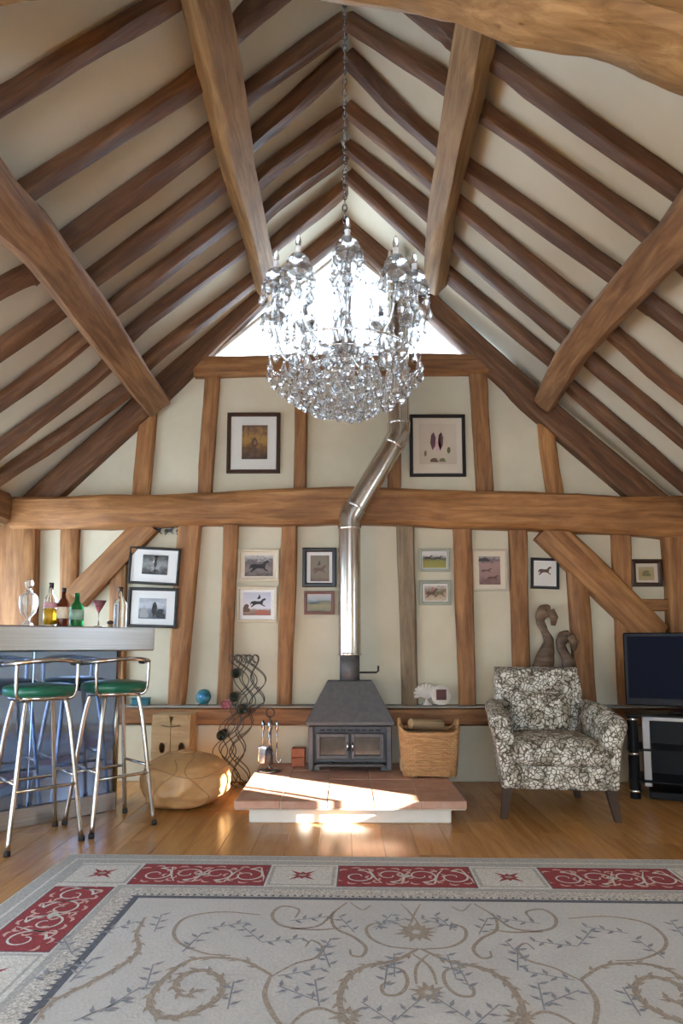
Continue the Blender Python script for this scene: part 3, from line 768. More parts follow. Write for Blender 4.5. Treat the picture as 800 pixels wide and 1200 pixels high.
for j in range(6):
    z = cell * j + 0.02
    for off in (-0.075, 0.075):
        mb = MB(); xx = rcx(z) + off * 0.62; mb.tube([(xx, -0.085, z), (xx, 0.085, z)], 0.004, 6); mb.build('cross_wire', 'wire_iron', rk, True)
def lathe_obj(name, prof, mat, parent, n=20): 
    mb = MB(); mb.lathe(prof, n); return mb.build(name, mat, parent, True)
def wine_bottle(loc, foil, label, mat='wine_glass_dark'):
    o = empty('wine_bottle', loc); o.rotation_euler = (-PI / 2, 0, 0)     # lies along y, base towards the room
    lathe_obj('glass_body', [(0, 0.012), (0.028, 0.004), (0.036, 0.0), (0.037, 0.01), (0.037, 0.14), (0.03, 0.17), (0.015, 0.195), (0.0135, 0.205)], mat, o)
    lathe_obj('foil_cap', [(0.0145, 0.2), (0.0145, 0.235), (0.0155, 0.238), (0.0155, 0.245), (0, 0.247)], foil, o)
    tag(o, label, 'bottle', 'bottles in the wire rack')
for k, (px, py) in enumerate(((276, 789), (274, 817), (284, 831), (259, 862))):
    p = PW(px, py, ry - 0.11)
    wine_bottle((p.x, p.y, p.z), 'foil_red' if k % 2 else 'cap_dark',
      ('dark wine bottle lying highest in the wire rack', 'dark wine bottle lying just below the highest one in the rack', 'dark wine bottle lying at mid height in the rack, above the sill', 'dark wine bottle lying lowest in the wire rack')[k])
p = PW(266, 826, ry - 0.1)
wine_bottle((p.x - 0.01, p.y, p.z), 'foil_red', 'bottle of red rose-coloured wine in the wire rack', 'pink_glass')

# ---------------------------------------------------------------- wooden crate on end
cy = PLF - 0.16
cl, cr_ = PW(177, 870, cy - 0.12).x, PW(222, 870, cy - 0.12).x
ch = PW(200, 838, cy - 0.12).z
crate = empty('wooden_crate', ((cl + cr_) / 2, cy, 0.0)); tag(crate, 'pale wooden box with oval hand holes, between bar and pouf', 'crate')
cw = cr_ - cl
def holed_board(x0, x1, z0, z1, holes, y0, y1):
    """board in the xz plane with oval holes, ring by ring"""
    mb = MB(); n = 20
    zs = sorted(holes, key=lambda h: h[1]); cuts = [z0] + [(zs[i][1] + zs[i + 1][1]) / 2 for i in range(len(zs) - 1)] + [z1]
    for h, za, zb2 in zip(zs, cuts[:-1], cuts[1:]):
        inner = [(h[0] + h[2] * math.cos(2 * PI * i / n), h[1] + h[3] * math.sin(2 * PI * i / n)) for i in range(n)]
        outer = []
        for i in range(n):
            c, s = math.cos(2 * PI * i / n), math.sin(2 * PI * i / n); k = 1 / max(abs(c), abs(s))
            ox, oz = c * k, s * k
            outer.append((h[0] + (x1 - h[0] if ox > 0 else h[0] - x0) * ox, h[1] + (zb2 - h[1] if oz > 0 else h[1] - za) * oz))
        vs = [(x, y, z) for y in (y0, y1) for x, z in inner] + [(x, y, z) for y in (y0, y1) for x, z in outer]
        fs = []
        for i in range(n):
            j = (i + 1) % n
            fs += [(i, j, 2 * n + j, 2 * n + i), (n + j, n + i, 3 * n + i, 3 * n + j), (j, i, n + i, n + j), (2 * n + i, 2 * n + j, 3 * n + j, 3 * n + i)]
        mb.add(vs, fs)
    return mb
for s in (-1, 1):
    x0, x1 = (-cw / 2, -0.002) if s < 0 else (0.002, cw / 2)
    hs = [((x0 + x1) / 2 + 0.01, ch * f, 0.022, 0.04) for f in (0.56, 0.22)]
    fixnormals(holed_board(x0, x1, 0.0, ch, hs, -0.12, -0.105).build('front_board', 'crate_wood', crate))
    mb = MB(); mb.cbox((s * (cw / 2 - 0.007), 0.0, ch / 2), (0.014, 0.208, ch), 0.002); mb.build('side_board', 'crate_wood', crate)
mb = MB(); mb.cbox((0, 0.0, ch - 0.007), (cw - 0.03, 0.208, 0.014), 0.002); mb.build('top_board', 'crate_wood', crate)
mb = MB(); mb.cbox((0, 0.11, ch / 2), (cw, 0.012, ch), 0.002); mb.build('back_board', 'crate_wood', crate)
mb = MB(); mb.tube(catmull([(-0.07, -0.122, ch * 0.86), (0, -0.122, ch * 0.84), (0.07, -0.122, ch * 0.86)], 5), 0.0025, 5); mb.build('wire_catch', 'wire_iron', crate, True)

# ---------------------------------------------------------------- leather pouf
pc = PF(217, 958, 0); px_, py_ = PW(217, 920, pc.y + 0.26).x, pc.y + 0.33
px_ -= 0.01
pouf = empty('leather_pouf', (px_, py_, 0)); tag(pouf, 'squashed tan leather pouf on the floor beside the hearth', 'pouf')
PW_, PH_ = 100 * mpp(217, 920, py_), PW(217, 886, py_).z * 1.1
def pf_pt(a, b, k=1.0):
    p = Vector((math.cos(b) * math.cos(a), math.cos(b) * math.sin(a), math.sin(b)))
    r = 1 + 0.10 * noise.noise(p * 1.9 + Vector((3, 1, 2))) + 0.05 * noise.noise(p * 5.5)
    zz = math.copysign(abs(p.z) ** 0.85, p.z)
    if b < 0: k2 = (math.cos(b) ** 0.45) / max(math.cos(b), 1e-4); p = Vector((p.x * k2, p.y * k2, p.z))
    r *= 1 + 0.03 * noise.noise(p * 9.0)
    return Vector((p.x * PW_ / 2 * r * k, p.y * PW_ / 2 * r * k, max(0.002, PH_ / 2 + zz * PH_ / 2 * (0.9 + 0.1 * r) * k * (1 - 0.05 * p.x))))
mb = MB(); nu, nv = 96, 40
mb.add([pf_pt(2 * PI * i / nu, -PI / 2 + PI * j / nv) for j in range(nv + 1) for i in range(nu)], [(j * nu + i, j * nu + (i + 1) % nu, (j + 1) * nu + (i + 1) % nu, (j + 1) * nu + i) for j in range(nv) for i in range(nu)])
fixnormals(mb.build('cover', 'leather', pouf, True))
for k, (a, b0, b1, wv) in enumerate(((0.3, -0.9, 1.2, .25), (1.4, -0.9, 1.3, -.3), (2.7, -0.9, 1.25, .3), (3.6, -0.9, 1.2, -.2), (4.35, -0.9, 0.9, .35), (5.2, -0.9, 1.3, -.3))):
    mb = MB(); mb.tube([pf_pt(a + wv * math.sin(3.1 * b), b, 1.002) for b in [b0 + (b1 - b0) * i / 24 for i in range(25)]], 0.003, 6); mb.build('seam', 'leather_seam', pouf, True)
mb = MB(); mb.tube([pf_pt(3.5 + 2.6 * i / 40, 0.35 + 0.15 * math.sin(7 * i / 40), 1.002) for i in range(41)], 0.003, 6); mb.build('seam', 'leather_seam', pouf, True)
mb = MB(); t0 = pf_pt(0, PI / 2); mb.sell((t0.x, t0.y, t0.z), (0.12, 0.12, 0.02), 0.8, 1, 24, 8); mb.build('top_patch', 'leather', pouf, True)

# ---------------------------------------------------------------- drinks bar
pa, pb = PF(0, 975), PF(131, 950)
bdv = Vector((pb.x - pa.x, pb.y - pa.y, 0)).normalized()
bang = math.atan2(bdv.y, bdv.x)
bar = empty('drinks_bar', (pb.x, pb.y, 0), bang); tag(bar, 'drinks bar with brushed steel counter and glossy blue front', 'bar')   # local x along the front (0 at its end), y into the bar
CT = PW(100, 734.5, (pa.y + pb.y) / 2).z; CB = PW(100, 763, (pa.y + pb.y) / 2).z
BL = 1.55
mb = MB(); mb.cbox((-BL / 2, 0.2, (CB + 0.11) / 2), (BL, 0.36, CB - 0.11), 0.004); mb.build('body', 'white_paint', bar)
npan = 3
for i in range(npan):
    mb = MB(); mb.cbox((-BL + (i + 0.5) * BL / npan, 0.012, (CB + 0.112) / 2), (BL / npan - 0.004, 0.012, CB - 0.114), 0.002); mb.build('front_panel', 'blue_panel', bar)
mb = MB(); mb.cbox((-BL / 2 + 0.01, 0.17, 0.055), (BL + 0.03, 0.34, 0.11), 0.004); mb.build('kick_plate', 'brushed_steel', bar)
ov = 0.13
# counter end where the photograph puts it
fe = None
for e in [i * 0.01 for i in range(60)]:
    q = Vector((pb.x, pb.y, 0)) + bdv * e + Vector((bdv.y, -bdv.x, 0)) * ov
    ppx = None
    d = CR.inverted() @ (Vector((q.x, q.y, CB + 0.05)) - CO); ppx = 400 + FPX * d.x / -d.z
    if ppx >= 178: fe = e; break
fe = fe or 0.2
mb = MB(); mb.cbox(((fe - BL) / 2, 0.16 - ov / 2, (CT + CB) / 2), (BL + fe, 0.36 + ov, CT - CB), 0.008); mb.build('counter', 'brushed_steel', bar)
mb = MB(); mb.tube([(0.03, 0.06, 0.0), (0.03, 0.06, CB)], 0.025, 16); mb.build('end_post', 'stool_metal', bar, True)
barM = Matrix.Translation(bar.location) @ Matrix.Rotation(bang, 4, 'Z')
def on_bar(px, back=0.1):       # point of the counter top that shows at this column
    n_ = Vector((-bdv.y, bdv.x, 0)); o0 = Vector((pb.x, pb.y, 0)) - n_ * (ov + 0.02) + n_ * (back + 0.02)
    d = ray(px, 735); d = Vector((d.x, d.y, 0))
    # CO + d*t = o0 + bdv*s
    det = d.x * -bdv.y + bdv.x * d.y
    t_ = (o0.x * -bdv.y + bdv.x * o0.y) / det
    return Vector((d.x * t_, d.y * t_, CT))
def hpx(loc, py): return PW(100, py, loc.y).z - loc.z       # height at that depth
def sw(px, loc): return px * mpp(100, 700, loc.y)
L0 = on_bar(32); o = empty('glass_decanter', L0 + Vector((0, 0, 0.001))); tag(o, 'footed clear glass decanter with a round stopper on the bar', 'decanter')
h = hpx(L0, 678); w2 = sw(21, L0) / 2
lathe_obj('vessel', [(0, 0.0), (w2 * .6, 0.0), (w2 * .62, 0.008), (w2 * .25, 0.025), (w2 * .25, h * .16), (w2 * .8, h * .28), (w2 * 1.0, h * .45), (w2 * .98, h * .6), (w2 * .7, h * .67), (w2 * .36, h * .7), (w2 * .4, h * .75), (0, h * .75)], 'crystal', o, 28)
mb = MB(); mb.sell((0, 0, h * .885), (w2 * .9, w2 * .9, h * .2), 1, 1, 20, 12); mb.lathe([(w2 * .2, h * .72), (w2 * .2, h * .8)], 14); mb.build('stopper', 'crystal', o, True)
def bottle(name, px, top, wpx, glass, lab, cap, label, fill=None, back=0.1):
    loc = on_bar(px, back) + Vector((0, 0, 0.001)); o = empty(name, loc); h = hpx(loc, top); w2 = sw(wpx, loc) / 2
    lathe_obj('glass_body', [(0, 0.0), (w2 * .95, 0.0), (w2, 0.006), (w2, h * .56), (w2 * .85, h * .64), (w2 * .38, h * .74), (w2 * .32, h * .92), (0, h * .92)], glass, o, 24)
    lathe_obj('cap', [(w2 * .36, h * .89), (w2 * .36, h), (0, h)], cap, o, 16)
    if lab: lathe_obj('label_band', [(w2 * 1.015, h * .2 if not fill else h * .42), (w2 * 1.015, h * .5 if not fill else h * .55)], lab, o, 24)
    if fill: lathe_obj('liquid', [(0, 0.01), (w2 * 1.008, 0.01), (w2 * 1.008, h * .4), (0, h * .4)], fill, o, 24)
    return tag(o, label, 'bottle')
bottle('spirit_bottle', 58, 683, 15, 'clear_glass', 'label_pink', 'cap_dark', 'clear spirit bottle half full of amber liquid on the bar', 'amber')
bottle('liqueur_bottle', 73, 689, 14, 'brown_glass', 'label_cream', 'cap_dark', 'dark brown bottle with a cream label on the bar', back=0.06)
bottle('gin_bottle', 89, 695, 16, 'green_glass', 'label_green', 'green_glass', 'green glass bottle on the bar beside the cocktail glass')
bottle('glass_carafe', 140, 688, 15, 'clear_glass', None, 'cap_dark', 'tall clear bottle on the bar end by the picture frames', back=0.2)
L0 = on_bar(115); o = empty('cocktail_glass', L0 + Vector((0, 0, 0.001))); tag(o, 'pink cocktail glass on a thin stem on the bar', 'glass'); h = hpx(L0, 704); w2 = sw(17, L0) / 2
lathe_obj('bowl', [(0.003, h * .52), (w2, h), (w2 * .93, h), (0.0, h * .56)], 'pink_glass', o, 24)
lathe_obj('stem', [(0, 0), (w2 * .75, 0), (w2 * .7, 0.004), (0.005, 0.012), (0.0035, h * .3), (0.004, h * .53), (0, h * .54)], 'clear_glass', o, 20)
L0 = on_bar(129, 0.08); o = empty('ice_tongs', L0 + Vector((0, 0, 0.001)), 0.6); tag(o, 'small dark bottle stopper lying on the bar counter', 'stopper')
o.name = 'bottle_stopper'
lathe_obj('cork', [(0, 0), (0.014, 0), (0.012, 0.02), (0, 0.021)], 'crate_wood', o, 14); lathe_obj('knob', [(0, 0.02), (0.02, 0.021), (0.022, 0.034), (0.01, 0.042), (0, 0.043)], 'cap_dark', o, 14)

# ---------------------------------------------------------------- bar stools
n_in = Vector((-bdv.y, bdv.x, 0))
def make_stool():
    o = empty('bar_stool', (0, 0, 0), bang)         # local +y faces the bar
    zs = 0.80
    mb = MB(); mb.sell((0, 0, zs), (0.37, 0.36, 0.075), 0.55, 0.9, 40, 14); mb.build('seat', 'green_vinyl', o, True)
    mb = MB(); mb.lathe([(0.0, zs - 0.055), (0.15, zs - 0.05), (0.165, zs - 0.03), (0.0, zs - 0.025)], 32); mb.build('seat_pan', 'stool_metal', o, True)
    for sx in (-1, 1):
        for sy in (-1, 1):
            mb = MB(); pth = catmull([(sx * 0.10, sy * 0.10, zs - 0.04), (sx * 0.125, sy * 0.125, zs - 0.2), (sx * 0.155, sy * 0.155, 0.3), (sx * 0.185, sy * 0.185, 0.012)], 6)
            mb.tube(pth, 0.0125, 12); lg = mb.build('leg', 'stool_metal', o, True)
            mb = MB(); mb.lathe([(0, 0), (0.016, 0), (0.016, 0.022), (0.013, 0.026), (0, 0.026)], 14, (sx * 0.186, sy * 0.186, 0)); mb.build('rubber_foot', 'black_rubber', lg, True)
    k = 0.158
    for i, (a, b, z) in enumerate((((-k, -k), (k, -k), 0.3), ((k, -k), (k, k), 0.34), ((-k, k), (k, k), 0.3), ((-k, -k), (-k, k), 0.34))):
        mb = MB(); mb.tube([(a[0], a[1], z), (b[0], b[1], z)], 0.009, 10); mb.build('footrest', 'stool_metal', o, True)
    # low back rail on the side away from the bar
    arc = [(0.195 * math.sin(t_), -0.19 * math.cos(t_) + 0.0, zs + 0.155 + 0.012 * math.cos(2 * t_)) for t_ in [R(-95 + 190 * i / 24) for i in range(25)]]
    mb = MB(); mb.tube(arc, 0.012, 10); rl = mb.build('back_rail', 'stool_metal', o, True)
    for q, q2 in ((arc[0], arc[1]), (arc[-1], arc[-2])):
        q = Vector(q); dd = (q - Vector(q2)).normalized(); mb = MB(); mb.tube([q - dd * 0.005, q + dd * 0.045], 0.0145, 12); mb.build('end_grip', 'black_rubber', rl, True)
    for t_ in (R(-55), R(55)):
        tp_ = Vector((0.195 * math.sin(t_), -0.19 * math.cos(t_), zs + 0.155 + 0.012 * math.cos(2 * t_)))
        mb = MB(); mb.tube(catmull([tp_, tp_ + Vector((0, 0, -0.08)), Vector((tp_.x * 0.93, tp_.y * 0.93, zs - 0.03)), Vector((tp_.x * 0.6, tp_.y * 0.6, zs - 0.05))], 5), 0.010, 10); mb.build('back_support', 'stool_metal', o, True)
    return o
s2 = make_stool()
q = Vector((pb.x, pb.y, 0)) - n_in * 0.36
s2c = PW(124, 806, 3.55); 
s2.location = (pb.x - 0.15 * bdv.x - n_in.x * 0.29, pb.y - 0.15 * bdv.y - n_in.y * 0.29, 0)
tag(s2, 'chrome bar stool with green seat at the open end of the bar', 'stool', 'green bar stools at the bar')
s1 = copy_tree(s2); s1.location = s2.location - bdv * 0.425
tag(s1, 'chrome bar stool with green seat further along the bar from its open end', 'stool', 'green bar stools at the bar')

# ---------------------------------------------------------------- armchair with cushion
fl_, fr_ = PF(590, 956), PF(727, 967)
ax = Vector((fr_.x - fl_.x, fr_.y - fl_.y, 0)); cwid = ax.length; ax.normalize()
cang = R(-6.5); mid = (fl_ + fr_) / 2
chair = empty('armchair', (mid.x, mid.y, 0), cang); tag(chair, 'tub armchair in pale flower-patterned fabric on dark legs', 'armchair')
hw_ = cwid / 2
LZ = 0.165
for sx, sy, kx in ((-1, 0, 1), (1, 0, 1), (-1, 1, .72), (1, 1, .72)):
    y0 = 0.035 if sy == 0 else 0.58; xx = sx * (hw_ - 0.03) * kx
    mb = MB(); a, b = 0.030, 0.019; dx, dy = sx * 0.03, (-0.03 if sy == 0 else 0.03)
    t4 = [(xx - a, y0 - a, LZ + 0.02), (xx + a, y0 - a, LZ + 0.02), (xx + a, y0 + a, LZ + 0.02), (xx - a, y0 + a, LZ + 0.02)]
    b4 = [(xx - b + dx, y0 - b + dy, 0.0), (xx + b + dx, y0 - b + dy, 0.0), (xx + b + dx, y0 + b + dy, 0.0), (xx - b + dx, y0 + b + dy, 0.0)]
    mb.add(b4 + t4, [(3, 2, 1, 0), (4, 5, 6, 7)] + [(i, (i + 1) % 4, (i + 1) % 4 + 4, i + 4) for i in range(4)]); mb.build('leg', 'dark_leg', chair)
def taper(p):
    return p
mb = MB(); mb.sell((0, 0.325, LZ + 0.085), (2 * hw_ + 0.03, 0.67, 0.17), 0.25, 0.22, 40, 14, lambda p: Vector((p.x * (1 - 0.18 * (p.y + 0.34) / 0.68), p.y, p.z))); mb.build('base', 'floral', chair, True)
mb = MB(); mb.sell((0, 0.245, 0.385), (2 * hw_ - 0.08, 0.62, 0.17), 0.55, 0.3, 48, 18, lambda p: Vector((p.x * (1 - 0.1 * (p.y + 0.3) / 0.6), p.y, p.z + (0.025 if p.z > 0 else 0) * (1 - (p.x / 0.35) ** 2)))); mb.build('seat_cushion', 'floral', chair, True)
# arms: lofted scroll sections
for sx in (-1, 1):
    secs = []
    for j in range(9):
        v_ = j / 8; y = -0.005 + 0.62 * v_; kx = 1 - 0.10 * v_; ht = 0.615 + 0.02 * math.sin(v_ * PI) + 0.05 * v_
        xi, xo = hw_ - 0.075, hw_ + 0.012
        prof = [(xi, 0.24), (xi + 0.0, 0.42), (xi + 0.002, 0.52), (xi + 0.018, ht - 0.045), (xi + 0.05, ht - 0.005), (xi + 0.095, ht + 0.008), (xi + 0.137, ht - 0.008), (xi + 0.158, ht - 0.045), (xi + 0.15, ht - 0.085), (xi + 0.125, ht - 0.12), (xo + 0.022, 0.42), (xo + 0.006, 0.30), (xo, 0.2), (xo - 0.002, LZ + 0.01), (xi + 0.02, LZ + 0.01)]
        bul = 0.0 if 0 < j < 8 else 0.0
        secs.append([(sx * a * kx, y, b) for a, b in prof])
    # rounded ends
    def shrink(sec, k, y):
        cx = sum(p[0] for p in sec) / len(sec); cz = sum(p[2] for p in sec) / len(sec)
        return [(cx + (p[0] - cx) * k, y, cz + (p[2] - cz) * (1 - (1 - k) * 0.35)) for p in sec]
    secs = [shrink(secs[0], 0.55, -0.03), shrink(secs[0], 0.9, -0.025)] + secs + [shrink(secs[-1], 0.9, 0.63)]
    n = len(secs[0]); mb = MB()
    mb.add([p for s_ in secs for p in s_], [(j * n + i, j * n + (i + 1) % n, (j + 1) * n + (i + 1) % n, (j + 1) * n + i) for j in range(len(secs) - 1) for i in range(n)] + [tuple(range(n)), tuple((len(secs) - 1) * n + i for i in range(n))])
    fixnormals(mb.build('arm', 'floral', chair, True, 2))
def backfn(p):
    z = max(0.0, p.z + 0.32)
    return Vector((p.x * (1 - 0.05 * (1 - z / 0.62)), p.y + 0.11 * (z / 0.62) ** 1.3 + (0.05 if p.y > 0 else 0) * max(0, (z - 0.5) / 0.12), p.z))
mb = MB(); mb.sell((0, 0.56, 0.56), (2 * hw_ - 0.06, 0.17, 0.64), 0.3, 0.3, 48, 24, backfn); mb.build('backrest', 'floral', chair, True)
mb = MB(); pth = [(x_, 0.675 + 0.0, 0.865) for x_ in [-(hw_ - 0.045) + (2 * hw_ - 0.09) * i / 10 for i in range(11)]]
mb.tube([(p_[0], p_[1] + 0.02, p_[2] - 0.012) for p_ in pth], 0.034, 14); mb.build('top_roll', 'floral', chair, True)
# loose cushion leaning on the back
chM = Matrix.Translation(chair.location) @ Matrix.Rotation(cang, 4, 'Z')
cu = MB()
def cush(p):
    ex = abs(p.x) / 0.19; ez = abs(p.z) / 0.14
    th = (1 - 0.75 * max(ex, ez) ** 3)
    return Vector((p.x * (1 + 0.06 * ez ** 2), p.y * max(0.15, th), p.z * (1 + 0.05 * ex ** 2)))
cu.sell((0, 0, 0), (0.38, 0.15, 0.27), 0.3, 0.3, 48, 22, cush)
cus = empty('cushion'); cus.matrix_basis = chM @ Matrix.Translation((-0.02, 0.40, 0.595)) @ Matrix.Rotation(R(-15), 4, 'X') @ Matrix.Rotation(R(4), 4, 'Y')
cu.build('cover', 'floral', cus, True)
mb = MB(); mb.tube([Vector((0.19 * math.copysign(abs(math.cos(a)) ** .3, math.cos(a)) * 1.04, 0, 0.135 * math.copysign(abs(math.sin(a)) ** .3, math.sin(a)) * 1.04)) for a in [2 * PI * i / 60 for i in range(60)]], 0.005, 6, closed=True); mb.build('piping', 'floral', cus, True)
tag(cus, 'small flower-patterned cushion propped against the armchair back', 'cushion')

# ---------------------------------------------------------------- television and its stand
YT = 4.55
t_l = PW(729, 742, YT); t_b = PW(736, 826, YT)
TX0, TZ1, TZ0 = PW(731, 780, YT).x, t_l.z, t_b.z
tvang = R(-24)
TW = 0.92
st_top = TZ0 - 0.05
tvs = empty('television_stand', (TX0 + 0.06, YT + 0.05, 0), tvang); tag(tvs, 'black and silver television stand with glass shelves in the corner', 'tv stand')
for z, nm in ((0.12, 'shelf'), (0.33, 'shelf'), (st_top - 0.012, 'top_shelf')):
    mb = MB(); mb.cbox((TW / 2 - 0.06, 0.02, z), (TW - 0.04, 0.36, 0.012), 0.003); mb.build(nm, 'black_gloss', tvs)
for x_ in (0.0, TW - 0.12):
    for y_ in (-0.13, 0.15):
        mb = MB(); mb.tube([(x_, y_, 0.0), (x_, y_, st_top - 0.02)], 0.036, 20); c_ = mb.build('column', 'black_gloss', tvs, True); sharp(c_)
        for z in (0.05, 0.3, st_top - 0.04):
            mb = MB(); mb.lathe([(0.037, -0.008), (0.039, -0.005), (0.039, 0.005), (0.037, 0.008)], 20, (x_, y_, z)); mb.build('collar_ring', 'chrome', c_, True)
for x0_ in (0.085, TW - 0.2):
    mb = MB(); mb.cbox((x0_, -0.1, st_top / 2 + 0.03), (0.05, 0.02, st_top - 0.1), 0.004); mb.build('side_panel', 'silver_plastic', tvs)
mb = MB(); mb.cbox((TW / 2 - 0.06, -0.1, st_top - 0.035), (TW - 0.24, 0.02, 0.03), 0.004); mb.build('top_rail', 'silver_plastic', tvs)
mb = MB(); mb.cbox((TW / 2 - 0.06, 0.17, st_top / 2 + 0.05), (TW - 0.24, 0.012, st_top - 0.12), 0.003); mb.build('back_panel', 'black_gloss', tvs)
mb = MB(); mb.cbox((TW / 2 - 0.06, 0.02, 0.03), (TW - 0.3, 0.3, 0.05), 0.006); mb.build('foot', 'black_gloss', tvs)
tv = empty('television', (TX0, YT, st_top + 0.002), tvang); tag(tv, 'black flat television standing in the corner beside the armchair', 'television')
zc_ = (TZ0 + TZ1) / 2 - st_top
mb = MB(); mb.cbox((TW / 2, 0.0, zc_), (TW, 0.05, TZ1 - TZ0), 0.008); mb.build('housing', 'black_gloss', tv)
mb = MB(); mb.box((TW / 2, -0.0262, zc_ + 0.012), (TW - 0.05, 0.003, TZ1 - TZ0 - 0.075)); mb.build('screen', 'tv_screen', tv)
mb = MB(); mb.sell((TW / 2, 0.045, zc_), (TW * 0.7, 0.08, (TZ1 - TZ0) * 0.7), 0.3, 0.3, 24, 12); mb.build('back_shell', 'black_gloss', tv, True)
mb = MB(); mb.cbox((TW / 2, 0.02, 0.055), (0.1, 0.03, 0.09), 0.004); mb.build('neck', 'black_gloss', tv)
mb = MB(); mb.sell((TW / 2, 0.02, 0.010), (0.4, 0.22, 0.016), 0.3, 0.7, 32, 8); mb.build('base', 'black_gloss', tv, True)

# ---------------------------------------------------------------- pictures on the gable wall
def print_mat(name, stops, nz=0.35, sc=7.0, seed=0.0):
    """flat print: bands of colour from bottom to top broken up by a mottle"""
    t = NT(name); tc = t.n('ShaderNodeTexCoord'); mp = t.n('ShaderNodeMapping'); mp.inputs['Location'].default_value = (seed, seed, seed)
    t.l(tc.outputs['Generated'], mp.inputs['Vector']); no = t.noise(mp.outputs['Vector'], sc, 5, 0.6)
    sp = t.n('ShaderNodeSeparateXYZ'); t.l(tc.outputs['Generated'], sp.inputs[0])
    m1 = t.n('ShaderNodeMath', operation='SUBTRACT'); m1.inputs[1].default_value = 0.5; t.l(no, m1.inputs[0])
    m2 = t.n('ShaderNodeMath', operation='MULTIPLY_ADD'); m2.inputs[1].default_value = nz * 2; t.l(m1.outputs[0], m2.inputs[0]); t.l(sp.outputs['Z'], m2.inputs[2])
    t.base(t.ramp(m2.outputs[0], stops)); t.set(Roughness=0.5)
plain('frame_black', (0.012, 0.011, 0.01), 0.35); plain('frame_brown', (0.045, 0.018, 0.01), 0.35, var=0.2); plain('frame_red', (0.17, 0.05, 0.025), 0.4, var=0.2)
plain('frame_cream', (0.62, 0.53, 0.39), 0.5, var=0.1); plain('frame_white', (0.72, 0.70, 0.68), 0.5); plain('frame_sage', (0.33, 0.35, 0.28), 0.5, var=0.1); plain('frame_pale', (0.55, 0.47, 0.36), 0.5, var=0.1)
plain('mount_grey', (0.62, 0.60, 0.55), 0.8); plain('mount_warm', (0.62, 0.54, 0.44), 0.8); plain('mount_white', (0.74, 0.73, 0.71), 0.8); plain('mount_cream', (0.68, 0.60, 0.47), 0.8)
plain('ink_black', (0.02, 0.02, 0.022), 0.6); plain('ink_brown', (0.10, 0.05, 0.03), 0.6); plain('ink_plum', (0.12, 0.05, 0.07), 0.6); plain('ink_olive', (0.15, 0.13, 0.05), 0.6); plain('ink_white', (0.75, 0.73, 0.7), 0.6); plain('ink_red', (0.4, 0.12, 0.08), 0.6); plain('ink_grey', (0.3, 0.3, 0.3), 0.6); plain('ink_pink', (0.55, 0.33, 0.34), 0.6)
HORSE = [(.05, .42), (.12, .6), (.3, .66), (.42, .62), (.62, .64), (.72, .8), (.86, .9), (.93, .78), (.88, .7), (.8, .68), (.76, .5), (.74, .36), (.9, .2), (.84, .16), (.68, .3), (.6, .36), (.4, .36), (.3, .28), (.14, .1), (.08, .14), (.2, .34), (.14, .44), (.08, .3)]
RIDER = [(.36, .62), (.44, .82), (.5, .98), (.58, .96), (.56, .84), (.62, .72), (.52, .62)]
PETAL = [(0, 0), (.25, .25), (.3, .7), (.12, 1), (-.1, .85), (-.2, .4)]
TREE = [(-.5, 0), (.5, 0), (.6, .3), (.3, .55), (.45, .8), (.1, 1), (-.3, .9), (-.55, .5)]
def picture(rect, fw, fmat, mount, prect, pmat, label, figs=(), Y=W - 0.015, tilt=0.0, depth=0.022, name='framed_picture'):
    x0, y0, x1, y1 = rect; c = PW((x0 + x1) / 2, (y0 + y1) / 2, Y - depth); k = mpp((x0 + x1) / 2, (y0 + y1) / 2, Y - depth)
    w, h = (x1 - x0) * k, (y1 - y0) * k; f = fw * k
    o = empty(name, (c.x, Y, c.z)); o.rotation_euler = (0, tilt, 0)
    mb = MB()                                              # mitred frame with a bevelled inner edge
    oc = [(-w / 2, -h / 2), (w / 2, -h / 2), (w / 2, h / 2), (-w / 2, h / 2)]
    ring = lambda d, y: [(math.copysign(abs(a) - d, a), y, math.copysign(abs(b) - d, b)) for a, b in oc]
    rs = ring(0, 0) + ring(0, -depth * .8) + ring(f * .25, -depth) + ring(f * .7, -depth) + ring(f, -depth * .6) + ring(f, 0)
    mb.add(rs, [(r_ * 4 + i, r_ * 4 + (i + 1) % 4, ((r_ + 1) % 6) * 4 + (i + 1) % 4, ((r_ + 1) % 6) * 4 + i) for r_ in range(6) for i in range(4)])
    fixnormals(mb.build('frame', fmat, o))
    mb = MB(); mb.box((0, -depth * .25, 0), (w - 1.9 * f, 0.003, h - 1.9 * f)); mb.build('mount', mount, o)
    a0, b0, a1, b1 = prect; pw, ph = (a1 - a0) * k, (b1 - b0) * k; pcx = ((a0 + a1) / 2 - (x0 + x1) / 2) * k; pcz = -((b0 + b1) / 2 - (y0 + y1) / 2) * k
    mb = MB(); mb.box((pcx, -depth * .25 - 0.0025, pcz), (pw, 0.002, ph)); pr_ = mb.build('print', pmat, o)
    for shape, (u, v_, su, sv), m in figs:
        mb = MB(); poly = [(pcx + (u + su * a - 0.5) * pw, pcz + (v_ + sv * b - 0.5) * ph) for a, b in shape]
        mb.prism(poly, -depth * .25 - 0.0042, -depth * .25 - 0.0036); fixnormals(mb.build('printed_figure', m, pr_))
    mb = MB(); mb.box((0, -depth * .55, 0), (w - 2 * f, 0.002, h - 2 * f)); mb.build('glazing', 'picture_glass', o)
    return tag(o, label, 'picture', 'framed pictures on the gable wall')
g = lambda x: (x, x, x * 0.97)
print_mat('print_a', [(0.1, (0.05, 0.03, 0.02)), (0.35, (0.16, 0.08, 0.03)), (0.6, (0.36, 0.2, 0.05)), (0.9, (0.12, 0.06, 0.04))], 0.6, 5)
print_mat('print_b', [(0.0, (0.5, 0.42, 0.32)), (1.0, (0.56, 0.48, 0.38))], 0.3, 6)
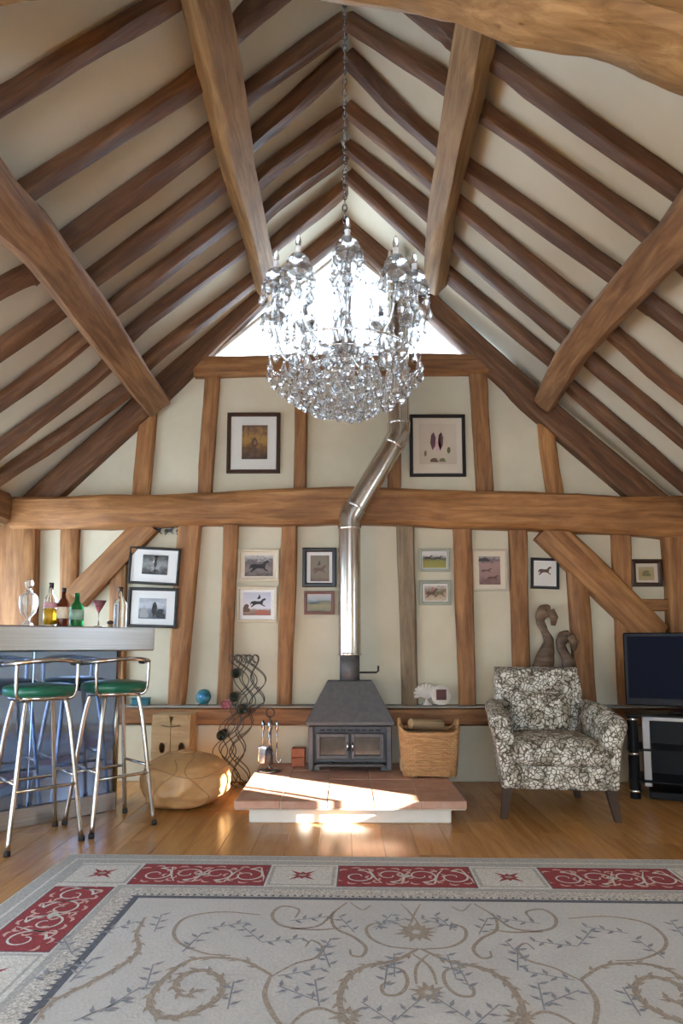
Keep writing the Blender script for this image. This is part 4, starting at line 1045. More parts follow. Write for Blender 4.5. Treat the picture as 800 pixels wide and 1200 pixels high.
print_mat('print_c', [(0.0, g(.02)), (0.3, g(.12)), (0.55, g(.28)), (0.9, g(.06))], 0.55, 6, 3)
print_mat('print_d', [(0.0, (.05, .055, .07)), (0.4, (.2, .22, .26)), (0.65, (.5, .52, .56)), (1.0, (.3, .32, .36))], 0.4, 8, 5)
print_mat('print_e', [(0.0, (.1, .08, .07)), (0.35, (.22, .18, .17)), (0.7, (.12, .1, .1)), (1.0, (.5, .48, .46))], 0.5, 6, 7)
print_mat('print_f', [(0.0, (.2, .11, .08)), (0.22, (.3, .2, .15)), (0.3, (.66, .64, .68)), (1.0, (.45, .46, .55))], 0.12, 6, 2)
print_mat('print_g', [(0.0, (.13, .07, .05)), (0.15, (.2, .15, .1)), (1.0, (.2, .165, .115))], 0.15, 6, 4)
print_mat('print_h', [(0.0, (.12, .09, .03)), (0.35, (.3, .24, .06)), (0.5, (.06, .09, .06)), (0.65, (.3, .33, .33)), (1.0, (.5, .45, .42))], 0.25, 5, 1)
print_mat('print_i', [(0.0, (.3, .27, .06)), (0.45, (.24, .23, .04)), (0.6, (.06, .06, .06)), (0.8, (.6, .58, .54)), (1.0, (.66, .62, .56))], 0.25, 6, 9)
print_mat('print_j', [(0.0, (.5, .42, .3)), (0.4, (.4, .28, .17)), (0.65, (.2, .15, .11)), (1.0, (.55, .5, .44))], 0.6, 7, 6)
print_mat('print_k', [(0.0, (.16, .09, .08)), (0.3, (.3, .17, .15)), (0.75, (.34, .21, .19)), (0.86, (.12, .09, .1)), (1.0, (.34, .29, .27))], 0.3, 6, 8)
print_mat('print_l', [(0.0, (.68, .65, .6)), (1.0, (.7, .68, .64))], 0.3, 6)
print_mat('print_m', [(0.0, (.4, .3, .17)), (0.5, (.36, .27, .1)), (1.0, (.42, .33, .2))], 0.3, 6)
SF = W - 0.075       # pictures that hang over the studs
picture((265.5, 482, 328, 555), 4.5, 'frame_brown', 'mount_grey', (283, 497, 313, 538), 'print_a', 'dark framed picture of an ornate golden-brown scene above the tie beam', [(PETAL, (.45, .3, .5, .35), 'ink_brown'), (PETAL, (.5, .42, .22, .14), 'ink_pink')])
picture((480, 484, 545.5, 559), 4, 'frame_black', 'mount_warm', (491, 495, 535, 544), 'print_b', 'black framed botanical print of plum flowers above the tie beam',
  [(PETAL, (.36, .34, .3, .45), 'ink_plum'), (PETAL, (.56, .34, .3, .45), 'ink_plum'), (PETAL, (.48, .3, .35, .3), 'ink_pink'), (PETAL, (.16, .18, .15, .16), 'ink_olive'), (PETAL, (.78, .25, .2, .18), 'ink_olive'), (TREE, (.4, .05, .2, .1), 'ink_brown'), (TREE, (.62, .06, .16, .09), 'ink_olive')])
picture((150, 641, 210, 685), 3, 'frame_black', 'mount_white', (166, 650, 196, 673), 'print_c', 'black framed photograph under the tie beam, hung above another photograph', [(RIDER, (.1, .1, .8, .8), 'ink_white'), (PETAL, (.5, .3, .25, .65), 'ink_black'), (HORSE, (.3, .1, .5, .5), 'ink_grey')], SF, R(3))
picture((149, 688.5, 207.5, 735.5), 3.6, 'frame_black', 'mount_white', (162, 701, 194, 725), 'print_d', 'black framed bluish photograph standing just above the bar end', [(PETAL, (.55, .1, .4, .75), 'ink_black'), (TREE, (.2, .05, .3, .5), 'ink_grey'), (TREE, (.8, .05, .3, .45), 'ink_black')], SF, R(1.5))
picture((278, 643, 327, 681), 3.5, 'frame_cream', 'mount_cream', (286.5, 650.5, 319.5, 675), 'print_e', 'cream framed sepia horse photograph between two studs', [(HORSE, (.12, .1, .8, .75), 'ink_black'), (RIDER, (.2, .3, .6, .6), 'ink_grey')])
picture((277, 687, 324.5, 729), 3.5, 'frame_cream', 'mount_white', (284.5, 694, 317, 721), 'print_f', 'pale framed photograph of a dark horse jumping against white', [(HORSE, (.22, .3, .65, .5), 'ink_black'), (TREE, (.12, .15, .22, .35), 'ink_brown'), (RIDER, (.3, .4, .55, .5), 'ink_black'), (TREE, (.7, .02, .5, .22), 'ink_red')])
picture((354, 641.5, 394, 688), 5, 'frame_black', 'mount_white', (363.5, 650.5, 385.5, 681), 'print_g', 'thick black framed portrait of a horse beside the flue', [(HORSE, (.1, .25, .8, .42), 'ink_brown'), (RIDER, (.12, .3, .7, .5), 'ink_black')])
picture((356, 692.5, 391.5, 720), 3.5, 'frame_red', 'frame_red', (359.5, 696, 388, 716.5), 'print_h', 'small landscape in a reddish brown frame beside the flue', [(HORSE, (.08, .32, .5, .35), 'ink_black'), (TREE, (.75, .45, .4, .2), 'ink_olive')])
picture((491, 642.5, 527, 669.5), 3.2, 'frame_sage', 'mount_white', (495.5, 646.5, 523, 665.5), 'print_i', 'sage framed green field picture, hung over a browner one', [(HORSE, (.05, .45, .4, .4), 'ink_black'), (HORSE, (.45, .45, .4, .35), 'ink_black')])
picture((491.5, 680, 528.5, 709), 4, 'frame_sage', 'mount_white', (497.5, 685.5, 523.5, 704), 'print_j', 'sage framed brown picture of horses, hung under a green one', [(HORSE, (.02, .12, .6, .75), 'ink_brown'), (HORSE, (.4, .15, .6, .7), 'ink_olive'), (RIDER, (.1, .3, .5, .6), 'ink_red')])
picture((552.5, 643, 595, 692.5), 2.5, 'frame_pale', 'mount_cream', (561.5, 651.5, 586.5, 685), 'print_k', 'tall pale framed picture in dusky pink between two studs', [(HORSE, (.05, .4, .6, .2), 'ink_brown'), (HORSE, (.35, .15, .6, .2), 'ink_brown'), (TREE, (.25, .82, .5, .12), 'ink_black')])
picture((622.5, 653.5, 655.5, 690), 3.2, 'frame_black', 'mount_white', (627, 658, 651, 686), 'print_l', 'tilted black framed sketch of a galloping horse above the carved figures', [(HORSE, (.12, .38, .75, .48), 'ink_brown')], tilt=R(2))
picture((740.5, 655, 776.5, 687.5), 5, 'frame_brown', 'mount_warm', (749, 664, 767, 680), 'print_m', 'dark brown framed miniature near the television corner', [(TREE, (.5, .3, .5, .45), 'ink_olive')])

# small iron hooks under the tie beam, by the brace
for k, px in enumerate((182, 196, 210)):
    p = PW(px, 620, W - 0.1); o = empty('iron_ornament', (p.x, W - 0.03, p.z - 0.0)); kk = mpp(px, 620, W)
    mb = MB(); mb.prism([((a - .5) * 13 * kk, (b - .5) * 13 * kk) for a, b in HORSE], -0.012, -0.004); fixnormals(mb.build('plate', 'black_iron', o))
    mb = MB(); mb.tube([(0, -0.006, 0), (0, 0.035, 0)], 0.003, 6); mb.build('nail', 'black_iron', o)
    tag(o, ('small black iron horse under the tie beam, beside the brace', 'small black iron horse under the tie beam, between two others', 'small black iron horse under the tie beam, beside the stud')[k], 'ornament', 'iron horses under the tie beam')

# ---------------------------------------------------------------- ornaments on the sill
def tube_obj(name, path, r, mat, parent, n=14): 
    mb = MB(); mb.tube(path, r, n); return mb.build(name, mat, parent, True)
sy = W - 0.09
sz = SILL + 0.0105
p = PW(238, 820, sy); o = empty('blue_dish', (p.x, sy, sz)); tag(o, 'small blue glazed dish propped upright on the sill', 'dish')
d_ = 9 * mpp(238, 820, sy)
mb = MB(); mb.lathe([(0, 0.012), (d_ * .55, 0.01), (d_ * .95, -0.004), (d_, -0.006), (d_ * .95, 0.002), (d_ * .55, 0.018), (0, 0.02)], 28); b = mb.build('plate', 'teal', o, True); b.rotation_euler = (R(78), 0, 0)
mb = MB(); mb.lathe([(0, 0.0205), (d_ * .5, 0.0195), (d_ * .5, 0.021), (0, 0.0225)], 24); b2 = mb.build('painted_centre', 'blue_glaze', b, True); b.location = (0, 0, d_ + 0.004)
mb = MB(); mb.tube([(-0.03, -0.03, 0.004), (-0.03, 0.03, 0.004), (-0.02, 0.04, 0.06)], 0.004); mb.tube([(0.03, -0.03, 0.004), (0.03, 0.03, 0.004), (0.02, 0.04, 0.06)], 0.004); mb.build('easel', 'wire_iron', o, True)
p = PW(165, 826, sy); o = empty('teal_box', (p.x, sy, sz), 0.05); tag(o, 'small dark teal box on the sill behind the bar', 'box')
mb = MB(); mb.cbox((0, 0, 0.022), (0.13, 0.08, 0.044), 0.005); mb.build('body', 'teal', o); mb = MB(); mb.cbox((0, 0, 0.052), (0.136, 0.086, 0.014), 0.004); mb.build('lid', 'teal', o)
# round pale ornament and dark little frame
p = PW(500, 815, sy); o = empty('shell_ornament', (p.x, sy + 0.01, sz)); tag(o, 'pale round shell ornament on the sill above the log basket', 'ornament')
mb = MB()
for i in range(11):
    a = R(-15 + 21 * i); pth = [(0.0, 0, 0.045)] + [(math.cos(a) * q * 0.1, 0.012 * q, 0.085 + math.sin(a) * q * 0.085) for q in (0.45, 0.75, 1.0)]
    mb.tube(pth, [0.006, 0.014, 0.019, 0.012], 8)
mb.build('shell', 'shell_white', o, True)
mb = MB(); mb.lathe([(0, 0), (0.045, 0), (0.04, 0.014), (0.015, 0.03), (0.012, 0.05), (0, 0.052)], 20); mb.build('foot', 'shell_white', o, True)
p = PW(516, 818, sy - 0.03); o = empty('small_photo_frame', (p.x, sy - 0.04, sz), 0.1); tag(o, 'little dark red picture in a pale scalloped frame on the sill', 'photo frame')
mb = MB(); mb.lathe([(0.0, 0.0), (0.075, 0.0), (0.08, 0.01), (0.06, 0.016), (0, 0.016)], 10); b = mb.build('frame', 'shell_white', o, False); b.rotation_euler = (R(80), 0, 0); b.location = (0, 0, 0.08)
mb = MB(); mb.cbox((0, -0.021, 0.085), (0.08, 0.008, 0.08), 0.003); mb.build('picture_panel', 'dark_red', o)
mb = MB(); mb.tube([(0, 0.0, 0.07), (0, 0.05, 0.004)], 0.005); mb.build('strut', 'wire_iron', o)
# two carved long-necked birds
def carved_bird(base_px, pts, rad, beak, label):
    Y = sy - 0.028
    p0 = PW(base_px, 829, Y); o = empty('carved_figure', (p0.x, Y, sz)); tag(o, label, 'carving')
    L = [PW(a, b, Y) - Vector((p0.x, Y, sz)) for a, b in pts]; L[0].z = 0.012
    k = mpp(base_px, 780, Y); path = catmull(L, 6); rr = []
    for i in range(len(path)):
        u = i / (len(path) - 1) * (len(rad) - 1); j = min(int(u), len(rad) - 2); rr.append((rad[j] * (1 - u + j) + rad[j + 1] * (u - j)) * k)
    mb = MB(); mb.tube(path, rr, 18); b = mb.build('body', 'carved_wood', o, True)
    for v_ in b.data.vertices: v_.co.y *= 0.5; v_.co += noise.noise_vector(v_.co * 18) * 0.006
    mb = MB(); bt = [PW(a, c, Y) - Vector((p0.x, Y, sz)) for a, c in beak]; mb.tube(bt, [6 * k, 5 * k, 2.6 * k], 10); mb.build('muzzle', 'carved_wood', o, True)
    for s in (-1, 1):
        mb = MB(); e = L[-2]; mb.sell((e.x + 1.5 * k, s * 4.2 * k, e.z + 1.5 * k), (2 * k, 1.6 * k, 2 * k), 1, 1, 8, 6); mb.build('eye', 'ink_black', o, True)
    mb = MB(); mb.lathe([(0, 0), (11 * k * .75, 0), (11 * k * .7, 0.014), (0, 0.016)], 20); mb.build('stand', 'carved_wood', o, True)
carved_bird(636, [(636, 829), (635, 792), (639, 770), (643, 752), (637, 738), (633, 727), (637, 717), (644, 716)], [12, 14, 10.5, 6, 4.4, 5.2, 8.5, 7], [(644, 716), (649, 724), (648, 733)], 'taller carved dark wooden figure with bowed head, behind the armchair')
carved_bird(666, [(667, 829), (664, 797), (667, 781), (662, 767), (657, 756), (661, 747), (667, 745)], [11, 12, 9, 5.4, 5.6, 8, 6.5], [(667, 745), (673, 753), (672, 762)], 'shorter carved dark wooden figure with bowed head, behind the armchair')

# ---------------------------------------------------------------- rug
RT = 0.010
rc = PF(495, 1100, RT); rfar = PF(405, 1004, RT).y
RX, RLX = rc.x, None
ll = PF(74, 1006, RT)
rhx = rc.x - ll.x
RLEN = 2.5
rug = empty('rug', (rc.x, rfar, 0), R(-1.2)); tag(rug, 'pale woven rug with scrolling vines and a red panelled border', 'rug')
rc.x -= 0.0
def RL(px, py):        # picture point -> rug coordinates (x across, y away from the far edge, negative)
    p = PF(px, py, RT); d = Matrix.Rotation(R(1.2), 3, 'Z') @ Vector((p.x - rug.location.x, p.y - rug.location.y, 0)); return (d.x, d.y)
mb = MB(); mb.cbox((0, -RLEN / 2, RT / 2), (2 * rhx, RLEN, RT), 0.003); mb.build('backing', 'yarn_edge', rug)
def frame_band(d0, d1, mat, z, name):
    mb = MB(); o_ = [(-rhx + d0, -d0), (rhx - d0, -d0), (rhx - d0, -RLEN + d0), (-rhx + d0, -RLEN + d0)]; i_ = [(-rhx + d1, -d1), (rhx - d1, -d1), (rhx - d1, -RLEN + d1), (-rhx + d1, -RLEN + d1)]
    mb.add([(a, b, z) for a, b in o_] + [(a, b, z) for a, b in i_], [(i, i + 4, (i + 1) % 4 + 4, (i + 1) % 4) for i in range(4)]); return mb.build(name, mat, rug)
e0 = RLEN
def vdist(py): return -RL(405, py)[1]
dA, dB, dC, dD, dE = vdist(1009), vdist(1014), vdist(1040), vdist(1043), vdist(1052)
dF = vdist(1055)
Z0 = RT + 0.0004
frame_band(0.012, dA, 'yarn_grey', Z0, 'border_band'); frame_band(dA, dA + 0.012, 'yarn_cream', Z0, 'border_band'); frame_band(dA + 0.012, dB, 'yarn_grey', Z0, 'border_band')
frame_band(dB, dC, 'yarn_cream', Z0, 'border_band'); frame_band(dC, dD, 'yarn_grey', Z0, 'border_band'); frame_band(dD, dE, 'yarn_mixed', Z0, 'border_band'); frame_band(dE, dF, 'yarn_navy', Z0, 'border_band')
mb = MB(); mb.add([(-rhx + dF, -dF, Z0), (-rhx + dF, -RLEN + dF, Z0), (rhx - dF, -RLEN + dF, Z0), (rhx - dF, -dF, Z0)], [(0, 1, 2, 3)]); mb.build('field', 'rug_field', rug)
# red panels and small square medallions set into the border
bw_ = dC - dB
def spiral(cx, cy, r0, turns, a0, sgn, n=26):
    return [(cx + r0 * (1 - 0.8 * i / n) * math.cos(a0 + sgn * turns * 2 * PI * i / n), cy + r0 * (1 - 0.8 * i / n) * math.sin(a0 + sgn * turns * 2 * PI * i / n)) for i in range(n + 1)]
def place(mb_, fn, name, mat):
    mb_.v = [fn(v_) for v_ in mb_.v]; return fixnormals(mb_.build(name, mat, rug))
def flat_up(o):
    me = o.data
    for p_ in me.polygons:
        if p_.normal.z < 0: p_.flip()
    me.update()
def red_panel(L, fn):
    h = bw_ - 0.012
    for nm, m, ins, z in (('panel_edge', 'yarn_navy', 0.0, 0.0003), ('red_panel', 'yarn_red', 0.005, 0.0006)):
        mb = MB(); mb.add([(-L / 2 + ins, -h / 2 + ins, Z0 + z), (L / 2 - ins, -h / 2 + ins, Z0 + z), (L / 2 - ins, h / 2 - ins, Z0 + z), (-L / 2 + ins, h / 2 - ins, Z0 + z)], [(0, 1, 2, 3)]); mb.v = [fn(v_) for v_ in mb.v]; flat_up(mb.build(nm, m, rug))
    zz = Z0 + 0.0010
    a = MB(); b = MB()
    r = h * 0.30; nn = max(2, int(round(L / (h * 0.62)))); st = (L - h * 0.7) / (nn - 1)
    for i in range(nn):
        cx = -L / 2 + h * 0.35 + st * i; s = 1 if i % 2 else -1
        if cx > 0: s = -s
        a.ribbon(spiral(cx, s * h * 0.03, r, 1.25, -s * PI / 2, s), [0.011 * (1 - 0.5 * k / 26) for k in range(27)], zz)
        a.ribbon([(cx + r * 0.1, -s * r * 0.95), (cx + st * 0.35, -s * h * 0.34), (cx + st * 0.55, s * h * 0.1), (cx + st * 0.75, s * h * 0.33)], [0.012, 0.009, 0.008, 0.004], zz)
        for q in range(9):
            an = q * 0.7 + i; ox, oy = cx + r * 1.15 * math.cos(an), r * 1.1 * math.sin(an)
            b.ribbon([(ox, oy), (ox + 0.018 * math.cos(an + .9), oy + 0.018 * math.sin(an + .9)), (ox + 0.034 * math.cos(an + 1.2), oy + 0.03 * math.sin(an + 1.2)), (ox + 0.046 * math.cos(an + 1.6), oy + 0.04 * math.sin(an + 1.6))], [0.004, 0.014, 0.013, 0.003], zz + 0.0003)
    for mb_, nm, m in ((a, 'panel_scroll', 'yarn_cream'), (b, 'panel_leaf', 'yarn_pink')):
        for i, v_ in enumerate(mb_.v):
            mb_.v[i] = (max(-L / 2 + .008, min(L / 2 - .008, v_[0])), max(-h / 2 + .008, min(h / 2 - .008, v_[1])), v_[2])
        mb_.v = [fn(v_) for v_ in mb_.v]; o = mb_.build(nm, m, rug); flat_up(o); o['kind'] = 'stuff'
    # small pale rosette at the middle of the panel
    mb = MB(); n = 16; mb.add([(0.028 * (1 + .25 * math.cos(8 * 2 * PI * i / (n * 2))) * math.cos(2 * PI * i / n), 0.02 * math.sin(2 * PI * i / n), zz + 0.0006) for i in range(n)], [tuple(range(n))]); mb.v = [fn(v_) for v_ in mb.v]; flat_up(mb.build('rosette', 'yarn_mixed', rug))
def medallion(fn):
    h = bw_ * 0.86
    for nm, m, k, z in (('medallion_edge', 'yarn_grey', 0.5, 0.0003), ('medallion', 'yarn_cream', 0.45, 0.0006)):
        mb = MB(); mb.add([(-h * k * 1.25, -h * k, Z0 + z), (h * k * 1.25, -h * k, Z0 + z), (h * k * 1.25, h * k, Z0 + z), (-h * k * 1.25, h * k, Z0 + z)], [(0, 1, 2, 3)]); mb.v = [fn(v_) for v_ in mb.v]; flat_up(mb.build(nm, m, rug))
    mb = MB(); n = 16
    mb.add([((0.055 if i % 4 == 2 else 0.02 if i % 2 else 0.03) * math.cos(2 * PI * i / n) * (h / 0.16), (0.055 if i % 4 == 2 else 0.02 if i % 2 else 0.03) * math.sin(2 * PI * i / n) * (h / 0.16), Z0 + 0.001) for i in range(n)], [tuple(range(n))])
    mb.v = [fn(v_) for v_ in mb.v]; flat_up(mb.build('star', 'yarn_red', rug))
    mb = MB(); mb.add([(0.02 * math.cos(2 * PI * i / 8), 0.014 * math.sin(2 * PI * i / 8), Z0 + 0.0014) for i in range(8)], [tuple(range(8))]); mb.v = [fn(v_) for v_ in mb.v]; flat_up(mb.build('star_heart', 'yarn_tan', rug))
ybm = -(dB + dC) / 2
mx_ = [-rhx + (dB + dC) / 2 + 0.01, -(rhx - (dB + dC) / 2) / 3, (rhx - (dB + dC) / 2) / 3, rhx - (dB + dC) / 2 - 0.01]
for m_ in mx_: medallion(lambda v_, m_=m_: (m_ + v_[0], ybm + v_[1], v_[2]))
for a_, b_ in zip(mx_[:-1], mx_[1:]):
    L = b_ - a_ - bw_ * 1.15; c_ = (a_ + b_) / 2
    red_panel(L, lambda v_, c_=c_: (c_ + v_[0], ybm + v_[1], v_[2]))
for s in (-1, 1):
    xx = s * (rhx - (dB + dC) / 2); ys = [ybm, ybm - 0.9, ybm - 1.8]
    for q in ys[1:]: medallion(lambda v_, q=q, xx=xx: (xx + v_[1], q + v_[0], v_[2]))
    for y0_, y1_ in zip(ys[:-1], ys[1:]):
        red_panel(abs(y1_ - y0_) - bw_ * 1.15, lambda v_, c_=(y0_ + y1_) / 2, xx=xx: (xx + v_[1], c_ + v_[0], v_[2]))
# little knots along the inner guard stripe
mb = MB(); st = 0.03
xx = -rhx + dE
while xx < rhx - dE:
    mb.add([(xx, -dE + 0.004, Z0 + .0008), (xx + 0.016, -dE + 0.004, Z0 + .0008), (xx + 0.008, -dE + 0.022, Z0 + .0008)], [(0, 1, 2)]); xx += st
for s in (-1, 1):
    yy = -dE
    while yy > -RLEN + dE:
        q = s * (rhx - dE); mb.add([(q, yy, Z0 + .0008), (q, yy - 0.016, Z0 + .0008), (q + s * 0.02, yy - 0.008, Z0 + .0008)], [(0, 1, 2)]); yy -= st
o = mb.build('guard_knots', 'yarn_navy', rug); flat_up(o); o['kind'] = 'stuff'
# scrolling vines of the field, mirrored about the rug's centre line
c6 = lambda L: [(a / 2.0, 980 + b / 2.0) for a, b in L]
c8 = lambda L: [(340 + a / 2.857, 1000 + b / 2.857) for a, b in L]
VINES = [
 (c6([(635, 325), (560, 290), (450, 290), (380, 340), (350, 390), (380, 425), (450, 415), (510, 380), (520, 340), (480, 315), (430, 325), (410, 350), (430, 375), (465, 360)]), .022, 1),
 (c6([(610, 185), (520, 178), (440, 190), (408, 220), (420, 250), (480, 275), (540, 280)]), .014, 0),
 (c6([(635, 325), (620, 370), (640, 420), (680, 470)]), .018, 0),
 (c6([(800, 215), (740, 220), (660, 210), (638, 185), (660, 165), (700, 172), (692, 192)]), .015, 0),
 (c6([(340, 190), (320, 230), (325, 265), (290, 300), (200, 350), (120, 390), (80, 440)]), .02, 1),
 (c6([(635, 330), (690, 300), (740, 285), (755, 260), (730, 245), (715, 260)]), .012, 0),
 (c8([(430, 320), (350, 360), (250, 380), (190, 420), (165, 490), (185, 560), (240, 620)]), .022, 1),
 (c8([(420, 322), (330, 312), (270, 285), (255, 250), (290, 235), (305, 255)]), .014, 0),
 (c8([(300, 378), (370, 390), (392, 430), (370, 470), (320, 475), (305, 445), (335, 430)]), .014, 0),
 (c8([(490, 440), (478, 400), (455, 370), (410, 338)]), .012, 0),
 (c8([(190, 165), (142, 205), (150, 250), (210, 280), (252, 315), (240, 345), (205, 342), (200, 322)]), .015, 0),
 (c8([(0, 255), (90, 245), (130, 215), (145, 195)]), .013, 0),
 (c8([(270, 175), (240, 190), (200, 165)]), .01, 0), (c8([(440, 250), (400, 200), (370, 170)]), .009, 0),
 (c8([(170, 545), (100, 520), (40, 540), (-20, 600)]), .014, 0)]
vm = MB(); lf = MB()
LZc = [0]
def leafy(mb_, p, d, ln, wd, z):
    d = Vector(d).normalized(); n_ = Vector((-d.y, d.x)); P_ = Vector(p); LZc[0] += 1; z += (LZc[0] * 0.37 % 1.0) * 0.0006
    q = [P_, P_ + d * ln * .4 + n_ * wd / 2, P_ + d * ln, P_ + d * ln * .4 - n_ * wd / 2]; mb_.add([(v_.x, v_.y, z) for v_ in q], [(0, 1, 2, 3)])
zv = Z0 + 0.0008
XM = 0.0
for tr, wd, acanthus in VINES:
    P_ = [Vector((*RL(a, b), 0)) for a, b in tr]
    path = catmull(P_, 7)
    for mir in (1, -1):
        pth = [(v_.x * mir, v_.y) for v_ in path]; m = len(pth)
        vm.ribbon(pth, [wd * 0.85 * (0.45 + 0.65 * math.sin(PI * (0.1 + 0.85 * i / (m - 1)))) for i in range(m)], zv)
        if acanthus:
            for i in range(3, m - 2, 2):
                tg = Vector(pth[i + 1]) - Vector(pth[i - 1]); nn_ = Vector((-tg.y, tg.x)) * (1 if (i // 2) % 2 else -1)
                if tg.length > 1e-6: leafy(vm, pth[i], tg.normalized() * 1.0 + nn_.normalized() * 0.7, wd * 1.9, wd * 0.7, zv + 0.0002)
def rosette(x, y, r, npet):
    for i in range(npet):
        a = 2 * PI * i / npet; leafy(vm, (x + r * .15 * math.cos(a), y + r * .15 * math.sin(a)), (math.cos(a), math.sin(a)), r * (0.8 + 0.2 * (i % 2)), r * 0.38, zv + 0.0003)
for a, b, r, n in (c8([(440, 265)])[0] + (.075, 13), c8([(488, 468)])[0] + (.055, 11)):
    q = RL(a, b); rosette(0 if abs(q[0]) < 0.12 else q[0], q[1], r, n)
rosette(*RL(c8([(190, 545)])[0][0], c8([(190, 545)])[0][1]), .05, 9); q = RL(*c8([(190, 545)])[0]); rosette(-q[0], q[1], .05, 9)
rng = random.Random(3)
TW_ = c6([(275, 215), (190, 315), (280, 385), (540, 375), (370, 205), (530, 210), (660, 245), (160, 260), (230, 410), (120, 320), (700, 370), (760, 265), (590, 230), (450, 250), (350, 330)]) + c8([(330, 235), (90, 470), (300, 540), (320, 415), (190, 240), (120, 350), (30, 400), (520, 235), (540, 380), (400, 520), (60, 220)])
for a, b in TW_:
    x0_, y0_ = RL(a, b); an = rng.uniform(0.2, 2.6)
    for mir in (1, -1):
        dx, dy = math.cos(an) * mir, math.sin(an); stem = [(x0_ * mir + dx * s_, y0_ + dy * s_ * 1.0) for s_ in (-.07, -.02, .04, .08)]
        lf.ribbon(stem, .005, zv + .0004)
        for i in range(5):
            f_ = -.05 + i * .03; sg = 1 if i % 2 else -1
            leafy(lf, (x0_ * mir + dx * f_, y0_ + dy * f_), (dx * .6 - dy * sg, dy * .6 + dx * sg), .042, .015, zv + .0006)
for mb_, nm, m in ((vm, 'scroll_vines', 'yarn_tan'), (lf, 'leaf_sprigs', 'yarn_blue')):
    o = mb_.build(nm, m, rug); flat_up(o); o['kind'] = 'stuff'

# ---------------------------------------------------------------- chandelier
CY = 3.0
def cz(py, Y=CY): return PW(404, py, Y).z
cxx = PW(404, 400, CY).x
chd = empty('chandelier', (cxx, CY, 0.0)); tag(chd, 'many-armed crystal chandelier hanging on a long chain from the ridge', 'chandelier')
zbot = cz(492)
zarm = cz(352)             # level of the candle cups
ztop = cz(300)
RA = 92 * mpp(404, 380, CY)
# chain
mb = MB(); z = ztop + 0.10; k = 0
ztopc = ZR - 0.02
while z < ztopc:
    pth = []
    for i in range(10):
        a = 2 * PI * i / 10; u_, v_ = 0.011 * math.cos(a), 0.021 * math.sin(a); pth.append((u_, 0, z + v_) if k % 2 else (0, u_, z + v_))
    mb.tube(pth, 0.0032, 5, closed=True); z += 0.032; k += 1
mb.build('chain', 'silver_dark', chd, True)
mb = MB(); mb.lathe([(0.0, ZR - 0.06), (0.05, ZR - 0.05), (0.055, ZR - 0.03), (0.0, ZR - 0.025)], 20); mb.build('ceiling_rose', 'silver_dark', chd, True)
# centre column of glass
hc = ztop - zbot
def col_prof():
    P_ = [(0.0, zbot + 0.10)]
    for f, r in ((0.22, .02), (0.26, .045), (0.32, .05), (0.36, .022), (0.42, .03), (0.5, .06), (0.56, .065), (0.62, .03), (0.68, .022), (0.76, .04), (0.82, .05), (0.88, .03), (0.94, .016), (1.0, .022), (1.04, .012), (1.10, .006)): P_.append((r, zbot + hc * f))
    P_.append((0, zbot + hc * 1.12)); return P_
lathe_obj('column', col_prof(), 'crystal', chd, 20)
lathe_obj('hub', [(0, zbot + hc * .40), (.05, zbot + hc * .41), (.055, zbot + hc * .45), (.02, zbot + hc * .47), (0, zbot + hc * .47)], 'silver_dark', chd, 20)
# shared crystal meshes
def mesh_of(fn, name, mat):
    mb = MB(); fn(mb); o = mb.build(name, mat, None, False); me = o.data; bpy.data.objects.remove(o); return me
def drop_fn(L, r, n=8):
    def f(mb):
        prof = [(0.0, -L), (r * .55, -L * .93), (r * .98, -L * .72), (r, -L * .62), (r * .6, -L * .36), (r * .22, -L * .1), (0, 0)]
        mb.lathe(prof, n)
        mb.lathe([(0, 0.0), (r * .45, 0.006), (r * .45, 0.012), (0, 0.018)], 6)
    return f
me_big = mesh_of(drop_fn(.096, .023), 'crystal_drop', 'crystal'); me_mid = mesh_of(drop_fn(.074, .018), 'crystal_drop', 'crystal'); me_sm = mesh_of(drop_fn(.05, .013), 'crystal_drop', 'crystal')
rngc = random.Random(11)
ndrop = [0]
def drop(me, x, y, z):
    s_ = rngc.uniform(0.9, 1.12)
    M_ = Matrix.Translation((x, y, z)) @ Matrix.Rotation(rngc.uniform(0, PI), 4, 'Z') @ Matrix.Scale(s_, 4)
    share('crystal_drop', me, chd, M_); ndrop[0] += 1
def bead_string(p, q, sag, nb, r=0.0065):
    mb = MB(); p, q = Vector(p), Vector(q)
    for i in range(nb + 1):
        f = i / nb; c_ = p.lerp(q, f) + Vector((0, 0, -sag * 4 * f * (1 - f)))
        mb.lathe([(0, -r), (r * .9, -r * .35), (r * .9, r * .35), (0, r)], 6, c_)
    return mb
NA = 10
me_cup = mesh_of(lambda mb: mb.lathe([(0.008, -0.016), (0.04, -0.008), (0.07, 0.008), (0.073, 0.015), (0.04, 0.005), (0.012, 0.0)], 14), 'drip_dish', 'crystal')
me_ball = mesh_of(lambda mb: mb.lathe([(0.014, 0.0), (0.04, 0.014), (0.055, 0.038), (0.053, 0.06), (0.034, 0.084), (0.016, 0.09)], 14), 'glass_ball', 'crystal')
me_can = mesh_of(lambda mb: mb.lathe([(0.0125, 0.07), (0.0125, 0.125), (0.015, 0.127), (0.0, 0.128)], 12), 'candle_tube', 'cream_candle')
me_bulb = mesh_of(lambda mb: mb.lathe([(0.006, 0.126), (0.013, 0.142), (0.014, 0.156), (0.007, 0.18), (0.0, 0.195)], 12), 'bulb', 'crystal')
for me in (me_cup, me_ball, me_can, me_bulb):
    me.polygons.foreach_set('use_smooth', [True] * len(me.polygons))
zh = zbot + hc * .44
tops = []
